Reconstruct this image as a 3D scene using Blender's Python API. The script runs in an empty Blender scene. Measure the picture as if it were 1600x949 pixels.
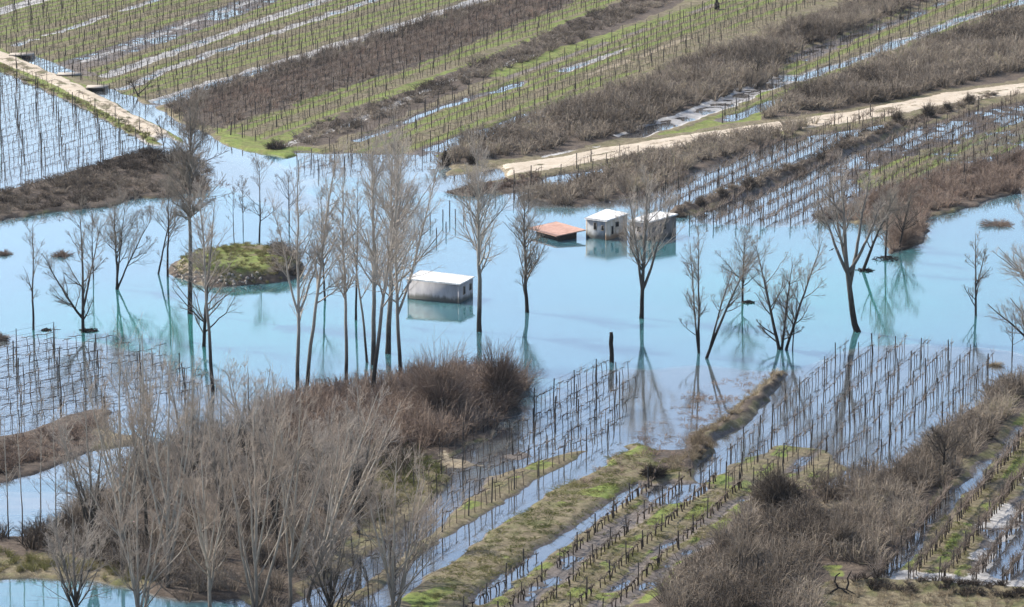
import bpy, math
import numpy as np
from mathutils import Vector, Euler
R_ = math.radians
sc = bpy.context.scene
col = sc.collection
rng = np.random.default_rng(7)

# ------------------------------------------------------------------ camera
F = 5900.0; PITCH = math.atan(1274.6/F); CAMZ = 84.0
cam_d = bpy.data.cameras.new('camera'); cam_d.lens = 36*F/1600; cam_d.sensor_width = 36
cam_d.clip_start = 1; cam_d.clip_end = 20000
cam = bpy.data.objects.new('camera', cam_d); col.objects.link(cam)
cam.location = (0, 0, CAMZ); cam.rotation_euler = (math.pi/2-PITCH, 0, 0)
sc.camera = cam
# ------------------------------------------------------------------ light
HAZE = .00003
SUN_EL = R_(42); SUN_AZ = R_(-60)          # azimuth from +Y (view direction) towards +X
w = bpy.data.worlds.new('World'); sc.world = w; w.use_nodes = True
nt = w.node_tree; nt.nodes.clear()
sky = nt.nodes.new('ShaderNodeTexSky'); sky.sky_type = 'NISHITA'; sky.sun_disc = False
sky.sun_elevation = SUN_EL; sky.sun_rotation = SUN_AZ; sky.altitude = 100
sky.air_density = 1.0; sky.dust_density = 1.6; sky.ozone_density = 2.0
bg = nt.nodes.new('ShaderNodeBackground'); bg.inputs[1].default_value = 0.15
wo = nt.nodes.new('ShaderNodeOutputWorld')
nt.links.new(sky.outputs[0], bg.inputs[0]); nt.links.new(bg.outputs[0], wo.inputs[0])
sd = bpy.data.lights.new('sun', 'SUN'); sd.energy = 4.6; sd.angle = R_(0.5); sd.color = (1, .95, .87)
so = bpy.data.objects.new('sun', sd); col.objects.link(so)
sdir = Vector((math.sin(SUN_AZ)*math.cos(SUN_EL), math.cos(SUN_AZ)*math.cos(SUN_EL), math.sin(SUN_EL)))
so.rotation_euler = sdir.to_track_quat('Z', 'Y').to_euler(); so.location = (0, 300, 200)
sc.view_settings.view_transform = 'Standard'; sc.view_settings.look = 'None'
sc.view_settings.exposure = 0.7; sc.view_settings.gamma = 1.0; sc.view_settings.use_curve_mapping = False

# ------------------------------------------------------------------ geometry of the picture -> ground
CP, SP = math.cos(PITCH), math.sin(PITCH)
def G(px, py, z=0.0):
    """photo pixel (1600x949) -> point on the horizontal plane z"""
    px = np.asarray(px, float); py = np.asarray(py, float)
    u = (px-800)/F; v = (474.5-py)/F
    dy = CP+v*SP; dz = -SP+v*CP
    t = (z-CAMZ)/dz
    return u*t, dy*t
def PX(x, y, z=0.0):
    d = y*CP-(z-CAMZ)*SP
    return 800+F*x/d, 474.5-F*(y*SP+(z-CAMZ)*CP)/d
def SC(px, py):
    x, y = G(px, py); return F/float(y*CP+CAMZ*SP)      # px per metre there
def vpdir(vx):
    k = (vx-800)*CP/F; n = math.hypot(k, 1); return k/n, 1/n

def inpoly(X, Y, poly):
    poly = np.asarray(poly, float); res = np.zeros(X.shape, bool)
    x0, y0 = poly.min(0); x1, y1 = poly.max(0)
    m = (X >= x0)&(X <= x1)&(Y >= y0)&(Y <= y1)
    if not m.any(): return res
    xs, ys = X[m], Y[m]; r = np.zeros(xs.shape, bool); n = len(poly); j = n-1
    for i in range(n):
        xi, yi = poly[i]; xj, yj = poly[j]
        c = ((yi > ys) != (yj > ys))
        if yj != yi: c &= xs < (xj-xi)*(ys-yi)/(yj-yi)+xi
        r ^= c; j = i
    res[m] = r; return res

_nt = rng.random((256, 256))
def vnoise(x, y, s, seed=0):
    x = np.asarray(x, float)/s+seed*17.3; y = np.asarray(y, float)/s+seed*31.7
    xi = np.floor(x).astype(int); yi = np.floor(y).astype(int); fx = x-xi; fy = y-yi
    fx = fx*fx*(3-2*fx); fy = fy*fy*(3-2*fy)
    a = _nt[xi&255, yi&255]; b = _nt[(xi+1)&255, yi&255]; c = _nt[xi&255, (yi+1)&255]; d = _nt[(xi+1)&255, (yi+1)&255]
    return (a*(1-fx)+b*fx)*(1-fy)+(c*(1-fx)+d*fx)*fy
def fbm(x, y, s, seed=0, o=3):
    r = 0; a = .5; t = 0
    for i in range(o): r = r+a*vnoise(x, y, s/2**i, seed+i*3); t += a; a *= .5
    return r/t

# ------------------------------------------------------------------ materials
def mat(name): 
    m = bpy.data.materials.new(name); m.use_nodes = True; m.node_tree.nodes.clear(); return m
class N:
    def __init__(s, m): s.t = m.node_tree
    def new(s, ty, **k):
        n = s.t.nodes.new(ty)
        for a, b in k.items(): setattr(n, a, b)
        return n
    def link(s, a, b): s.t.links.new(a, b)
    def noise(s, scale, detail=4, rough=.6, vec=None):
        n = s.new('ShaderNodeTexNoise'); n.inputs['Scale'].default_value = scale
        n.inputs['Detail'].default_value = detail; n.inputs['Roughness'].default_value = rough
        if vec is not None: s.link(vec, n.inputs['Vector'])
        return n.outputs['Fac']
    def math(s, op, a, b=None, clamp=False):
        n = s.new('ShaderNodeMath', operation=op, use_clamp=clamp)
        for i, v in enumerate((a, b)):
            if v is None: continue
            if isinstance(v, (int, float)): n.inputs[i].default_value = v
            else: s.link(v, n.inputs[i])
        return n.outputs[0]
    def mapr(s, v, a, b, c=0, d=1):
        n = s.new('ShaderNodeMapRange'); s.link(v, n.inputs[0])
        for i, q in enumerate((a, b, c, d)): n.inputs[i+1].default_value = q
        return n.outputs[0]
    def mix(s, f, a, b):
        n = s.new('ShaderNodeMix', data_type='RGBA')
        if isinstance(f, (int, float)): n.inputs[0].default_value = f
        else: s.link(f, n.inputs[0])
        for i, v in ((6, a), (7, b)):
            if isinstance(v, (tuple, list)): n.inputs[i].default_value = (*v[:3], 1)
            else: s.link(v, n.inputs[i])
        return n.outputs[2]
    def ramp(s, f, stops):
        n = s.new('ShaderNodeValToRGB'); e = n.color_ramp.elements
        while len(e) > 1: e.remove(e[-1])
        e[0].position = stops[0][0]; e[0].color = (*stops[0][1], 1)
        for p, c in stops[1:]:
            q = e.new(p); q.color = (*c, 1)
        s.link(f, n.inputs[0]); return n.outputs[0]
    def attr(s, name, out='Fac'):
        n = s.new('ShaderNodeAttribute'); n.attribute_name = name; return n.outputs[out]
    def pos(s):
        return s.new('ShaderNodeNewGeometry').outputs['Position']
    def finish(s, color, rough=.9, spec=.2, bump=None, bs=.4, bd=.05):
        p = s.new('ShaderNodeBsdfPrincipled'); o = s.new('ShaderNodeOutputMaterial')
        if isinstance(color, (tuple, list)): p.inputs['Base Color'].default_value = (*color, 1)
        else: s.link(color, p.inputs['Base Color'])
        if isinstance(rough, (int, float)): p.inputs['Roughness'].default_value = rough
        else: s.link(rough, p.inputs['Roughness'])
        p.inputs['Specular IOR Level'].default_value = spec
        if bump is not None:
            b = s.new('ShaderNodeBump'); b.inputs['Strength'].default_value = bs; b.inputs['Distance'].default_value = bd
            s.link(bump, b.inputs['Height']); s.link(b.outputs[0], p.inputs['Normal'])
        s.link(p.outputs[0], o.inputs[0]); return p

def ground_mat():
    m = mat('ground_soil_and_grass'); n = N(m); P = n.pos()
    n1 = n.noise(.35, 5, .65, P); n2 = n.noise(2.2, 5, .7, P); n3 = n.noise(9, 4, .7, P); n4 = n.noise(.08, 4, .6, P)
    n6 = n.noise(.9, 6, .75, P); fine = n.math('ADD', n.math('MULTIPLY', n2, .35), n.math('ADD', n.math('MULTIPLY', n3, .35), n.math('MULTIPLY', n6, .30))); fine = n.mapr(fine, .32, .68, .18, .82)
    green = n.ramp(fine, [(.3, (.05, .070, .012)), (.48, (.125, .165, .030)), (.62, (.19, .225, .05)), (.75, (.26, .25, .10))])
    greenv = n.mix(n.mapr(n1, .4, .65), green, n.ramp(fine, [(.35, (.075, .08, .022)), (.6, (.18, .17, .055)), (.75, (.28, .24, .12))]))
    dry = n.ramp(fine, [(.28, (.045, .035, .022)), (.45, (.12, .095, .055)), (.6, (.20, .165, .10)), (.75, (.30, .25, .165))])
    dry = n.mix(n.mapr(n1, .48, .7), dry, n.ramp(fine, [(.3, (.045, .05, .016)), (.6, (.13, .13, .045)), (.8, (.20, .18, .085))]))
    mud = n.ramp(fine, [(.3, (.055, .045, .038)), (.5, (.14, .115, .095)), (.7, (.26, .22, .19))])
    road = n.ramp(n.math('ADD', n.math('MULTIPLY', n1, .5), n.math('MULTIPLY', fine, .5)), [(.3, (.29, .23, .165)), (.5, (.44, .365, .275)), (.65, (.55, .475, .38))])
    leaf = n.ramp(fine, [(.3, (.025, .018, .013)), (.5, (.075, .055, .04)), (.7, (.15, .115, .085))])
    silt = n.ramp(fine, [(.3, (.22, .20, .18)), (.5, (.40, .38, .355)), (.68, (.58, .56, .53))])
    jit = n.math('MULTIPLY', n.math('SUBTRACT', fine, .5), 1.5)
    def wgt(name, lo=.35, hi=.65):
        return n.mapr(n.math('ADD', n.attr(name), jit), lo, hi)
    c = dry
    c = n.mix(wgt('w_leaf'), c, leaf)
    c = n.mix(wgt('w_mud'), c, mud)
    c = n.mix(wgt('w_green'), c, greenv)
    c = n.mix(wgt('w_silt'), c, silt)
    c = n.mix(wgt('w_sand'), c, n.ramp(fine, [(.3, (.12, .095, .06)), (.5, (.25, .20, .13)), (.7, (.36, .31, .22))]))
    c = n.mix(wgt('w_road', .42, .58), c, road)
    # wet ground at the water's edge
    sx = n.new('ShaderNodeSeparateXYZ'); n.link(P, sx.inputs[0])
    wet = n.mapr(sx.outputs[2], .0, .10, 1, 0)
    hs = n.new('ShaderNodeHueSaturation'); hs.inputs['Value'].default_value = .62; n.link(c, hs.inputs['Color'])
    c = n.mix(wet, c, hs.outputs[0])
    n.finish(c, n.mapr(wet, 0, 1, .92, .45), .3, fine, .6, .12)
    return m

def water_mat():
    m = mat('flood_water'); n = N(m); P = n.pos()
    d = n.attr('depth'); tq = n.attr('turq')
    n1 = n.noise(.03, 4, .6, P)
    mp = n.new('ShaderNodeMapping'); n.link(P, mp.inputs[0]); mp.inputs['Scale'].default_value = (.22, 1, 1)
    nb = n.noise(.35, 3, .5, mp.outputs[0])
    body = n.mix(n.math('MULTIPLY', tq, n.mapr(n1, .3, .7, .55, 1.0)), (.044, .11, .135), (.018, .165, .125))
    n5 = n.noise(.018, 5, .65, mp.outputs[0]); body = n.mix(n.mapr(n5, .35, .65, 0, .6), body, (.024, .06, .068)); body = n.mix(n.mapr(d, .0, .9), (.15, .14, .135), body)
    body = n.mix(n.mapr(n.noise(.12, 5, .7, mp.outputs[0]), .5, .75, 0, .4), body, (.065, .12, .12))
    band = n.math('MULTIPLY', n.mapr(d, .35, .6), n.mapr(d, .6, 1.1, 1, 0)); body = n.mix(n.math('MULTIPLY', band, n.mapr(n.noise(.16, 4, .7, mp.outputs[0]), .45, .65, 0, .6)), body, (.24, .215, .18))
    df = n.new('ShaderNodeBsdfPrincipled'); n.link(body, df.inputs['Base Color']); df.inputs['Roughness'].default_value = 1; df.inputs['Specular IOR Level'].default_value = 0
    df.inputs['Subsurface Weight'].default_value = 1; df.inputs['Subsurface Scale'].default_value = 1.6; df.inputs['Subsurface Radius'].default_value = (1, 1, 1)
    tr = n.new('ShaderNodeBsdfTransparent'); tr.inputs[0].default_value = (.86, .92, .95, 1)
    op = n.mapr(d, .0, .9, .30, .97)
    mx = n.new('ShaderNodeMixShader'); n.link(op, mx.inputs[0]); n.link(tr.outputs[0], mx.inputs[1]); n.link(df.outputs[0], mx.inputs[2])
    gl = n.new('ShaderNodeBsdfGlossy'); gl.inputs['Color'].default_value = (1, 1, 1, 1); n.link(n.mapr(n.noise(.03, 4, .6, mp.outputs[0]), .42, .6, .02, .09), gl.inputs['Roughness'])
    bp = n.new('ShaderNodeBump'); bp.inputs['Strength'].default_value = .10; bp.inputs['Distance'].default_value = .05
    mp2 = n.new('ShaderNodeMapping'); n.link(P, mp2.inputs[0]); mp2.inputs['Scale'].default_value = (.6, 1.6, 1)
    n.link(n.noise(1.1, 3, .55, mp2.outputs[0]), bp.inputs['Height']); n.link(bp.outputs[0], gl.inputs['Normal'])
    fr = n.new('ShaderNodeFresnel'); fr.inputs['IOR'].default_value = 1.75
    m2 = n.new('ShaderNodeMixShader'); n.link(n.math('MULTIPLY', fr.outputs[0], 1.42, True), m2.inputs[0]); n.link(mx.outputs[0], m2.inputs[1]); n.link(gl.outputs[0], m2.inputs[2])
    o = n.new('ShaderNodeOutputMaterial'); n.link(m2.outputs[0], o.inputs[0])
    return m

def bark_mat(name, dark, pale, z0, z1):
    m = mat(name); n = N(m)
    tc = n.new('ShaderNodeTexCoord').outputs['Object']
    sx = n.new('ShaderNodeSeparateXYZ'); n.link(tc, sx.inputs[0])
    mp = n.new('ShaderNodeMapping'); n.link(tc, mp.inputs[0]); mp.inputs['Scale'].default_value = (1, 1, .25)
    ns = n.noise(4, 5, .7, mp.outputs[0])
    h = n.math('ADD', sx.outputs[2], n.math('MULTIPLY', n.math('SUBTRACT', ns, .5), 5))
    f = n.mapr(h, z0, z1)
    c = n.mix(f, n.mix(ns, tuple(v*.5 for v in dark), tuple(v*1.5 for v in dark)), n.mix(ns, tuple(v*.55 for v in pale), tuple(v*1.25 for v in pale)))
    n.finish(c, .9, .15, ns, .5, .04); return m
def ramp_mat(name, stops, rough=.9, nscale=1.5):
    """colour picked by a per-plant 'tint' attribute with a little noise"""
    m = mat(name); n = N(m)
    t = n.math('ADD', n.attr('tint'), n.math('MULTIPLY', n.math('SUBTRACT', n.noise(nscale, 3, .6, n.pos()), .5), .5))
    n.finish(n.ramp(t, stops), rough, .1); return m
def noisy(name, a, b, scale=3, rough=.85, stretch=(1, 1, 1), bs=.3, spec=.25):
    m = mat(name); n = N(m)
    mp = n.new('ShaderNodeMapping'); n.link(n.new('ShaderNodeTexCoord').outputs['Object'], mp.inputs[0]); mp.inputs['Scale'].default_value = stretch
    ns = n.noise(scale, 5, .68, mp.outputs[0]); ns2 = n.mapr(ns, .3, .7)
    n.finish(n.mix(ns2, a, b), rough, spec, ns, bs, .02); return m

M = {}
M['ground'] = ground_mat(); M['water'] = water_mat()
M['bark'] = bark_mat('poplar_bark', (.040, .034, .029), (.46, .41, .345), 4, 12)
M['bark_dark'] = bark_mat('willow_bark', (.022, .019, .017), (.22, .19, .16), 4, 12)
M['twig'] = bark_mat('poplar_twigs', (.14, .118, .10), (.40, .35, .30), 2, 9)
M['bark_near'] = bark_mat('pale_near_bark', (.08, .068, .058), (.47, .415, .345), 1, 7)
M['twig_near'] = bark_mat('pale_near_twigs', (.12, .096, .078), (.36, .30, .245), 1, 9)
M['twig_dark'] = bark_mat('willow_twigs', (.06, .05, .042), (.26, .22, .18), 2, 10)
M['brush'] = ramp_mat('bramble_stems', [(0, (.025, .019, .016)), (.3, (.10, .08, .062)), (.55, (.21, .172, .135)), (.85, (.37, .31, .24)), (1, (.24, .215, .12))])
M['brush_red'] = ramp_mat('red_brown_stems', [(0, (.028, .020, .017)), (.3, (.11, .078, .062)), (.6, (.21, .155, .12)), (.85, (.34, .265, .205)), (1, (.25, .16, .12))])
M['straw'] = ramp_mat('dry_reed_stems', [(0, (.10, .075, .05)), (.3, (.21, .165, .11)), (.6, (.34, .28, .19)), (.85, (.46, .39, .27)), (1, (.20, .21, .08))])
M['grassblade'] = ramp_mat('grass_tufts', [(0, (.04, .045, .016)), (.35, (.09, .10, .03)), (.7, (.17, .16, .06)), (1, (.26, .21, .12))])
M['vine'] = ramp_mat('grapevine_wood', [(0, (.035, .026, .021)), (.4, (.11, .085, .068)), (.75, (.25, .195, .155)), (1, (.38, .31, .245))])
M['post'] = noisy('weathered_post', (.02, .017, .015), (.095, .082, .07), 6, .9, (1, 1, .3))
M['wire'] = noisy('dull_wire', (.04, .036, .034), (.08, .072, .066), 2)

# ------------------------------------------------------------------ mesh helpers
def mesh_np(name, V, Fq, mats, parent=None, tint=None, smooth=False, attrs=None, loc=None):
    """V (n,3); Fq (m,k) faces of one size, or a list of such arrays"""
    Fl = Fq if isinstance(Fq, list) else [Fq]
    Fl = [f for f in Fl if len(f)]
    me = bpy.data.meshes.new(name); V = np.asarray(V, np.float32)
    me.vertices.add(len(V)); me.vertices.foreach_set('co', V.ravel())
    lv = np.concatenate([f.ravel() for f in Fl]).astype(np.int32)
    cnt = np.concatenate([np.full(len(f), f.shape[1], np.int32) for f in Fl])
    st = np.concatenate([[0], np.cumsum(cnt)[:-1]]).astype(np.int32)
    me.loops.add(len(lv)); me.loops.foreach_set('vertex_index', lv)
    me.polygons.add(len(cnt)); me.polygons.foreach_set('loop_start', st); me.polygons.foreach_set('loop_total', cnt)
    if smooth: me.polygons.foreach_set('use_smooth', np.ones(len(cnt), bool))
    at = dict(attrs or {})
    if tint is not None: at['tint'] = tint
    for k, v in at.items():
        a = me.attributes.new(k, 'FLOAT', 'POINT'); a.data.foreach_set('value', np.asarray(v, np.float32))
    me.update(calc_edges=True); me.validate()
    for mm in (mats if isinstance(mats, (list, tuple)) else [mats]): me.materials.append(mm)
    o = bpy.data.objects.new(name, me); col.objects.link(o)
    if parent: o.parent = parent
    if loc is not None: o.location = loc
    return o

def tubes(P, Rr, sides=3, tint=None):
    """P (n,K,3) R (n,K) -> verts, quads, tint"""
    n, K, _ = P.shape
    T = np.empty_like(P); T[:, 1:-1] = P[:, 2:]-P[:, :-2]; T[:, 0] = P[:, 1]-P[:, 0]; T[:, -1] = P[:, -1]-P[:, -2]
    T /= np.linalg.norm(T, axis=2, keepdims=True)+1e-9
    ref = np.array([.36, .91, .17]); U = np.cross(T, ref); U /= np.linalg.norm(U, axis=2, keepdims=True)+1e-9
    W = np.cross(T, U)
    a = np.arange(sides)*2*math.pi/sides
    V = P[:, :, None]+Rr[:, :, None, None]*(U[:, :, None]*np.cos(a)[None, None, :, None]+W[:, :, None]*np.sin(a)[None, None, :, None])
    base = (np.arange(n)*K*sides)[:, None, None]; k = (np.arange(K-1)*sides)[None, :, None]; s = np.arange(sides)[None, None]; s2 = (s+1) % sides
    q = np.stack([base+k+s, base+k+s2, base+k+sides+s2, base+k+sides+s], -1).reshape(-1, 4)
    t = None if tint is None else np.repeat(tint, K*sides)
    return V.reshape(-1, 3), q, t
class Acc:
    def __init__(s): s.V = []; s.F = {}; s.T = []; s.n = 0
    def add(s, V, Fa, t=None):
        s.V.append(V); s.F.setdefault(Fa.shape[1], []).append(Fa+s.n); s.n += len(V)
        s.T.append(np.zeros(len(V)) if t is None else t)
    def tubes(s, P, Rr, sides=3, tint=None):
        if len(P): s.add(*tubes(P, Rr, sides, tint))
    def box(s, c, size, rz=0, tint=0):
        hx, hy, hz = np.array(size)/2
        v = np.array([(x, y, z) for z in (-hz, hz) for x, y in ((-hx, -hy), (hx, -hy), (hx, hy), (-hx, hy))])
        cr, sr = math.cos(rz), math.sin(rz)
        v = np.stack([v[:, 0]*cr-v[:, 1]*sr, v[:, 0]*sr+v[:, 1]*cr, v[:, 2]], 1)+np.array(c)
        f = np.array([(0, 3, 2, 1), (4, 5, 6, 7), (0, 1, 5, 4), (1, 2, 6, 5), (2, 3, 7, 6), (3, 0, 4, 7)])
        s.add(v, f, np.full(8, float(tint)))
    def hexa(s, bottom, top):
        """box from 4 bottom and 4 top corners, counter-clockwise"""
        v = np.array(list(bottom)+list(top), float)
        f = np.array([(0, 3, 2, 1), (4, 5, 6, 7), (0, 1, 5, 4), (1, 2, 6, 5), (2, 3, 7, 6), (3, 0, 4, 7)])
        s.add(v, f)
    def build(s, name, m, parent=None, **k):
        V = np.concatenate(s.V); T = np.concatenate(s.T)
        return mesh_np(name, V, [np.concatenate(f) for f in s.F.values()], m, parent, tint=T, **k)
def tag(o, label=None, cat=None, group=None, kind=None):
    if label and len(label.split()) > 16: print('LONG', label)
    if label: o['label'] = label
    if cat: o['category'] = cat
    if group: o['group'] = group
    if kind: o['kind'] = kind
    return o
def empty(name, loc, rz=0):
    o = bpy.data.objects.new(name, None); o.empty_display_size = .3; o.location = loc; o.rotation_euler = (0, 0, rz); col.objects.link(o); return o

# ------------------------------------------------------------------ fields of vines (photo-pixel outlines on the flat ground)
VU, VL = 3380, 2800
# key: polygon, vanishing x, spacing, post height, vine style, strip plan, description for labels
FIELDS = dict(
 far_left=dict(poly=[(28, 84), (-60, 40), (-60, -40), (860, -40), (760, 2), (500, 88), (255, 156), (205, 160), (150, 128), (90, 112)], vp=VU, sp=2.45, ph=2.0, wet=2, vs='pruned', txt='top left grass vineyard'),
 brown=dict(poly=[(262, 172), (310, 150), (500, 92), (800, 0), (900, -40), (1010, -40), (880, 12), (640, 108), (330, 206)], vp=VU, sp=2.45, ph=1.7, wet=2, vs='shoots', txt='brown top centre vineyard'),
 mid_green=dict(poly=[(350, 208), (640, 110), (880, 14), (1010, -40), (1090, -40), (900, 30), (640, 140), (420, 222)], vp=VU, sp=2.45, ph=1.8, wet=2, vs='pruned', txt='upper narrow green vineyard'),
 green=dict(poly=[(470, 250), (560, 212), (800, 118), (1190, -20), (1260, -40), (1420, -40), (1330, -10), (1190, 45), (1040, 100), (930, 150), (800, 190), (690, 238), (560, 262), (480, 268)], vp=VU, sp=2.45, ph=1.9, vs='pruned', txt='green vineyard beside wide brambles'),
 top_right=dict(poly=[(1100, 198), (1212, 140), (1226, 100), (1460, 0), (1530, -40), (1700, -40), (1600, 14), (1400, 84), (1240, 146), (1150, 190)], vp=VU, sp=2.45, ph=1.9, vs='pruned', txt='top right green vineyard'),
 left_flood=dict(poly=[(-80, 80), (10, 106), (130, 166), (212, 208), (232, 222), (232, 236), (110, 270), (0, 306), (-80, 330)], vp=VU, sp=3.3, ph=2.1, vs='pruned', txt='flooded vineyard left of track'),
 road_flood=dict(poly=[(780, 300), (870, 268), (990, 246), (1010, 252), (880, 300), (850, 312)], vp=VU, sp=2.45, ph=1.9, vs='pruned', txt='flooded strip below right-hand track'),
 ridge_flood=dict(poly=[(1000, 312), (1050, 290), (1100, 268), (1180, 238), (1260, 209), (1340, 190), (1400, 186), (1330, 222), (1260, 252), (1170, 286), (1050, 330)], vp=VU, sp=2.45, ph=1.9, vs='shoots', txt='flooded strip above bushy ridge'),
 right_flood=dict(poly=[(1080, 345), (1170, 306), (1260, 272), (1420, 210), (1500, 182), (1700, 130), (1700, 240), (1600, 258), (1420, 295), (1300, 340), (1180, 350)], vp=VU, sp=2.6, ph=1.9, vs='shoots', txt='half-flooded right edge vineyard'),
 low_left=dict(poly=[(-80, 545), (0, 528), (128, 540), (238, 560), (330, 610), (330, 650), (170, 648), (90, 664), (0, 690), (-80, 700)], vp=6800, sp=3.2, ph=2.2, vs='canes', txt='flooded lower left vineyard'),
 centre=dict(poly=[(500, 960), (470, 920), (640, 790), (720, 690), (830, 650), (880, 600), (960, 575), (990, 596), (958, 700), (880, 744), (700, 860), (560, 949)], vp=3500, sp=2.6, ph=2.2, vs='canes', txt='half-flooded vineyard below the stump'),
 bottom=dict(poly=[(690, 985), (735, 945), (1004, 756), (1080, 752), (1180, 772), (1120, 842), (1020, 920), (960, 985)], vp=VL, sp=2.5, ph=1.7, wet=2, vs='gnarled', txt='muddy bottom centre vineyard'),
 right_lake=dict(poly=[(1078, 752), (1230, 600), (1300, 558), (1420, 545), (1556, 575), (1540, 600), (1430, 690), (1340, 752), (1280, 766), (1180, 764)], vp=VL, sp=2.45, ph=2.3, vs='canes', txt='flooded lower right vineyard'),
 corner=dict(poly=[(1368, 912), (1440, 822), (1620, 640), (1760, 560), (1760, 920), (1600, 912), (1400, 902)], vp=VL, sp=2.4, ph=1.7, wet=2, vs='hedge', txt='bottom right corner vineyard'),
)
for k, f in FIELDS.items(): f['dx'], f['dy'] = vpdir(f['vp'])

# ------------------------------------------------------------------ ground sheet
def axis(lo, hi, st, outer):
    a = np.arange(lo, hi+1e-6, st); return np.concatenate([[-o for o in outer[::-1]], a, outer])
xs = axis(-104, 104, .26, [115, 140, 200, 350, 700, 1500, 3000])
yl = [262.0]
while yl[-1] < 665: yl.append(yl[-1]+.28+.42*(yl[-1]-262)/400)
ys = np.concatenate([[-3000, -1500, -600, -200, 0, 120, 200, 240, 255], yl, [680, 720, 800, 1000, 1500, 2500, 3000]])
X, Y = np.meshgrid(xs, ys)
inner = (np.abs(X) <= 104)&(Y >= 262)&(Y <= 665)
Xn = X+(fbm(X, Y, 5, 1)-.5)*3.0+(fbm(X, Y, 1.4, 2)-.5)*1.4
Yn = Y+(fbm(X, Y, 6, 3)-.5)*5.0+(fbm(X, Y, 1.4, 4)-.5)*1.8
PXn, PYn = PX(Xn, np.maximum(Yn, 200))
Z = np.full(X.shape, .32); cls = np.full(X.shape, 2)
DRY, GREEN, MUD, ROAD, LEAF, SILT, BED, SAND = 2, 1, 3, 4, 5, 6, 0, 7
def paint(poly, z, c, m=None, exact=False):
    mk = inpoly(PXn, PYn, poly)&(Y > 200)
    if m is not None: mk &= m
    if z is not None: Z[mk] = z
    if c is not None: cls[mk] = c
    return mk
def linedist(pts):
    w_ = np.array([np.array(G(*p)) for p in pts]); D = np.full(X.shape, 1e9)
    for a, b in zip(w_[:-1], w_[1:]):
        d = b-a; L = d@d; t = np.clip(((Xn-a[0])*d[0]+(Yn-a[1])*d[1])/L, 0, 1)
        # less wobble than the areas: half of the noise
        ex = (X+Xn)/2-a[0]-t*d[0]; ey = (Y+Yn)/2-a[1]-t*d[1]
        D = np.minimum(D, np.hypot(ex, ey))
    return D
def strip(pts, width, z, c):
    mk = (linedist(pts) < width/2)&(Y > 200)
    if z is not None: Z[mk] = z
    if c is not None: cls[mk] = c
LAKE = [(-500, 352), (0, 346), (100, 334), (180, 324), (262, 306), (335, 268), (318, 236), (345, 226), (390, 238), (432, 252), (470, 246), (560, 262), (640, 248), (690, 262), (700, 300), (760, 305), (830, 312), (900, 325), (1000, 318), (1060, 335), (1100, 345), (1250, 352), (1385, 352), (1440, 343), (1520, 324), (1600, 306), (2100, 250), (2100, 520), (1640, 585), (1560, 612), (1440, 700), (1370, 745), (1200, 760), (1078, 752), (1225, 586), (1150, 622), (1050, 668), (958, 702), (880, 744), (700, 862), (500, 975), (470, 940), (700, 780), (672, 735), (740, 700), (812, 640), (830, 602), (760, 584), (640, 592), (500, 618), (390, 660), (300, 716), (230, 700), (175, 650), (100, 664), (0, 692), (-500, 740)]
paint(LAKE, -2.2, BED)
# shallow margins over the drowned fields
for p, z in (([(-400, 560), (0, 524), (130, 534), (250, 556), (400, 640), (300, 716), (170, 645), (0, 695), (-400, 740)], -.30),
             ([(1060, 760), (1235, 572), (1300, 546), (1450, 534), (1640, 560), (1640, 620), (1440, 710), (1330, 770)], -.28),
             ([(440, 985), (700, 780), (670, 735), (830, 640), (870, 592), (930, 572), (1225, 572), (1230, 590), (1150, 622), (958, 705), (700, 866), (520, 985)], -.30),
             ([(780, 330), (780, 290), (900, 262), (1010, 246), (1400, 190), (1200, 280), (1060, 335), (1000, 330)], -.22),
             ([(1060, 350), (1100, 330), (1300, 248), (1450, 196), (1700, 200), (1700, 270), (1440, 335), (1300, 352), (1180, 356)], -.22),
             ([(460, 275), (470, 240), (640, 240), (700, 250), (660, 285)], -.25),
             ([(-200, 360), (-100, 110), (0, 104), (225, 215), (232, 240), (120, 272), (0, 312), (-200, 370)], -.16)):
    paint(p, z, MUD)
paint([(-400, 752), (0, 750), (130, 702), (210, 690), (180, 760), (60, 836), (0, 840), (-400, 870)], -.7, BED)
paint([(-400, 906), (0, 903), (120, 910), (260, 925), (370, 932), (380, 1100), (-400, 1100)], -1.0, BED)
# land classes
paint([(28, 84), (-60, 40), (-300, -60), (860, -60), (760, 2), (500, 88), (255, 156), (205, 160), (150, 128), (90, 112)], .14, GREEN)
paint([(262, 172), (310, 150), (500, 92), (800, 0), (900, -40), (1010, -40), (880, 12), (640, 108), (330, 206)], .22, LEAF)
paint([(340, 205), (400, 188), (640, 108), (880, 14), (1010, -60), (1120, -60), (900, 34), (640, 148), (480, 200), (440, 238), (400, 232)], .22, GREEN)
paint([(430, 240), (480, 200), (640, 145), (900, 32), (1090, -40), (1190, -40), (800, 112), (560, 212), (490, 232)], .3, LEAF)
paint([(545, 240), (800, 118), (1190, -20), (1260, -60), (1430, -60), (1190, 45), (1040, 100), (930, 150), (800, 190), (690, 236)], .18, GREEN)
paint([(900, 130), (1000, 90), (1220, 20), (1330, -20), (1400, -20), (1190, 48), (1040, 102)], .2, DRY)
paint([(690, 262), (705, 238), (870, 170), (1000, 135), (1050, 105), (1200, 56), (1400, -10), (1470, -40), (1500, -40), (1440, 8), (1225, 92), (1212, 130), (1070, 178), (990, 214), (860, 245)], .34, LEAF)
paint([(1020, 216), (1100, 190), (1212, 138), (1226, 98), (1460, 0), (1530, -60), (1800, -60), (1600, 14), (1400, 84), (1240, 146), (1190, 190)], .14, GREEN)
paint([(1180, 192), (1240, 148), (1400, 86), (1600, 16), (1900, -80), (1900, 60), (1600, 122), (1400, 168)], .36, LEAF)
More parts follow.
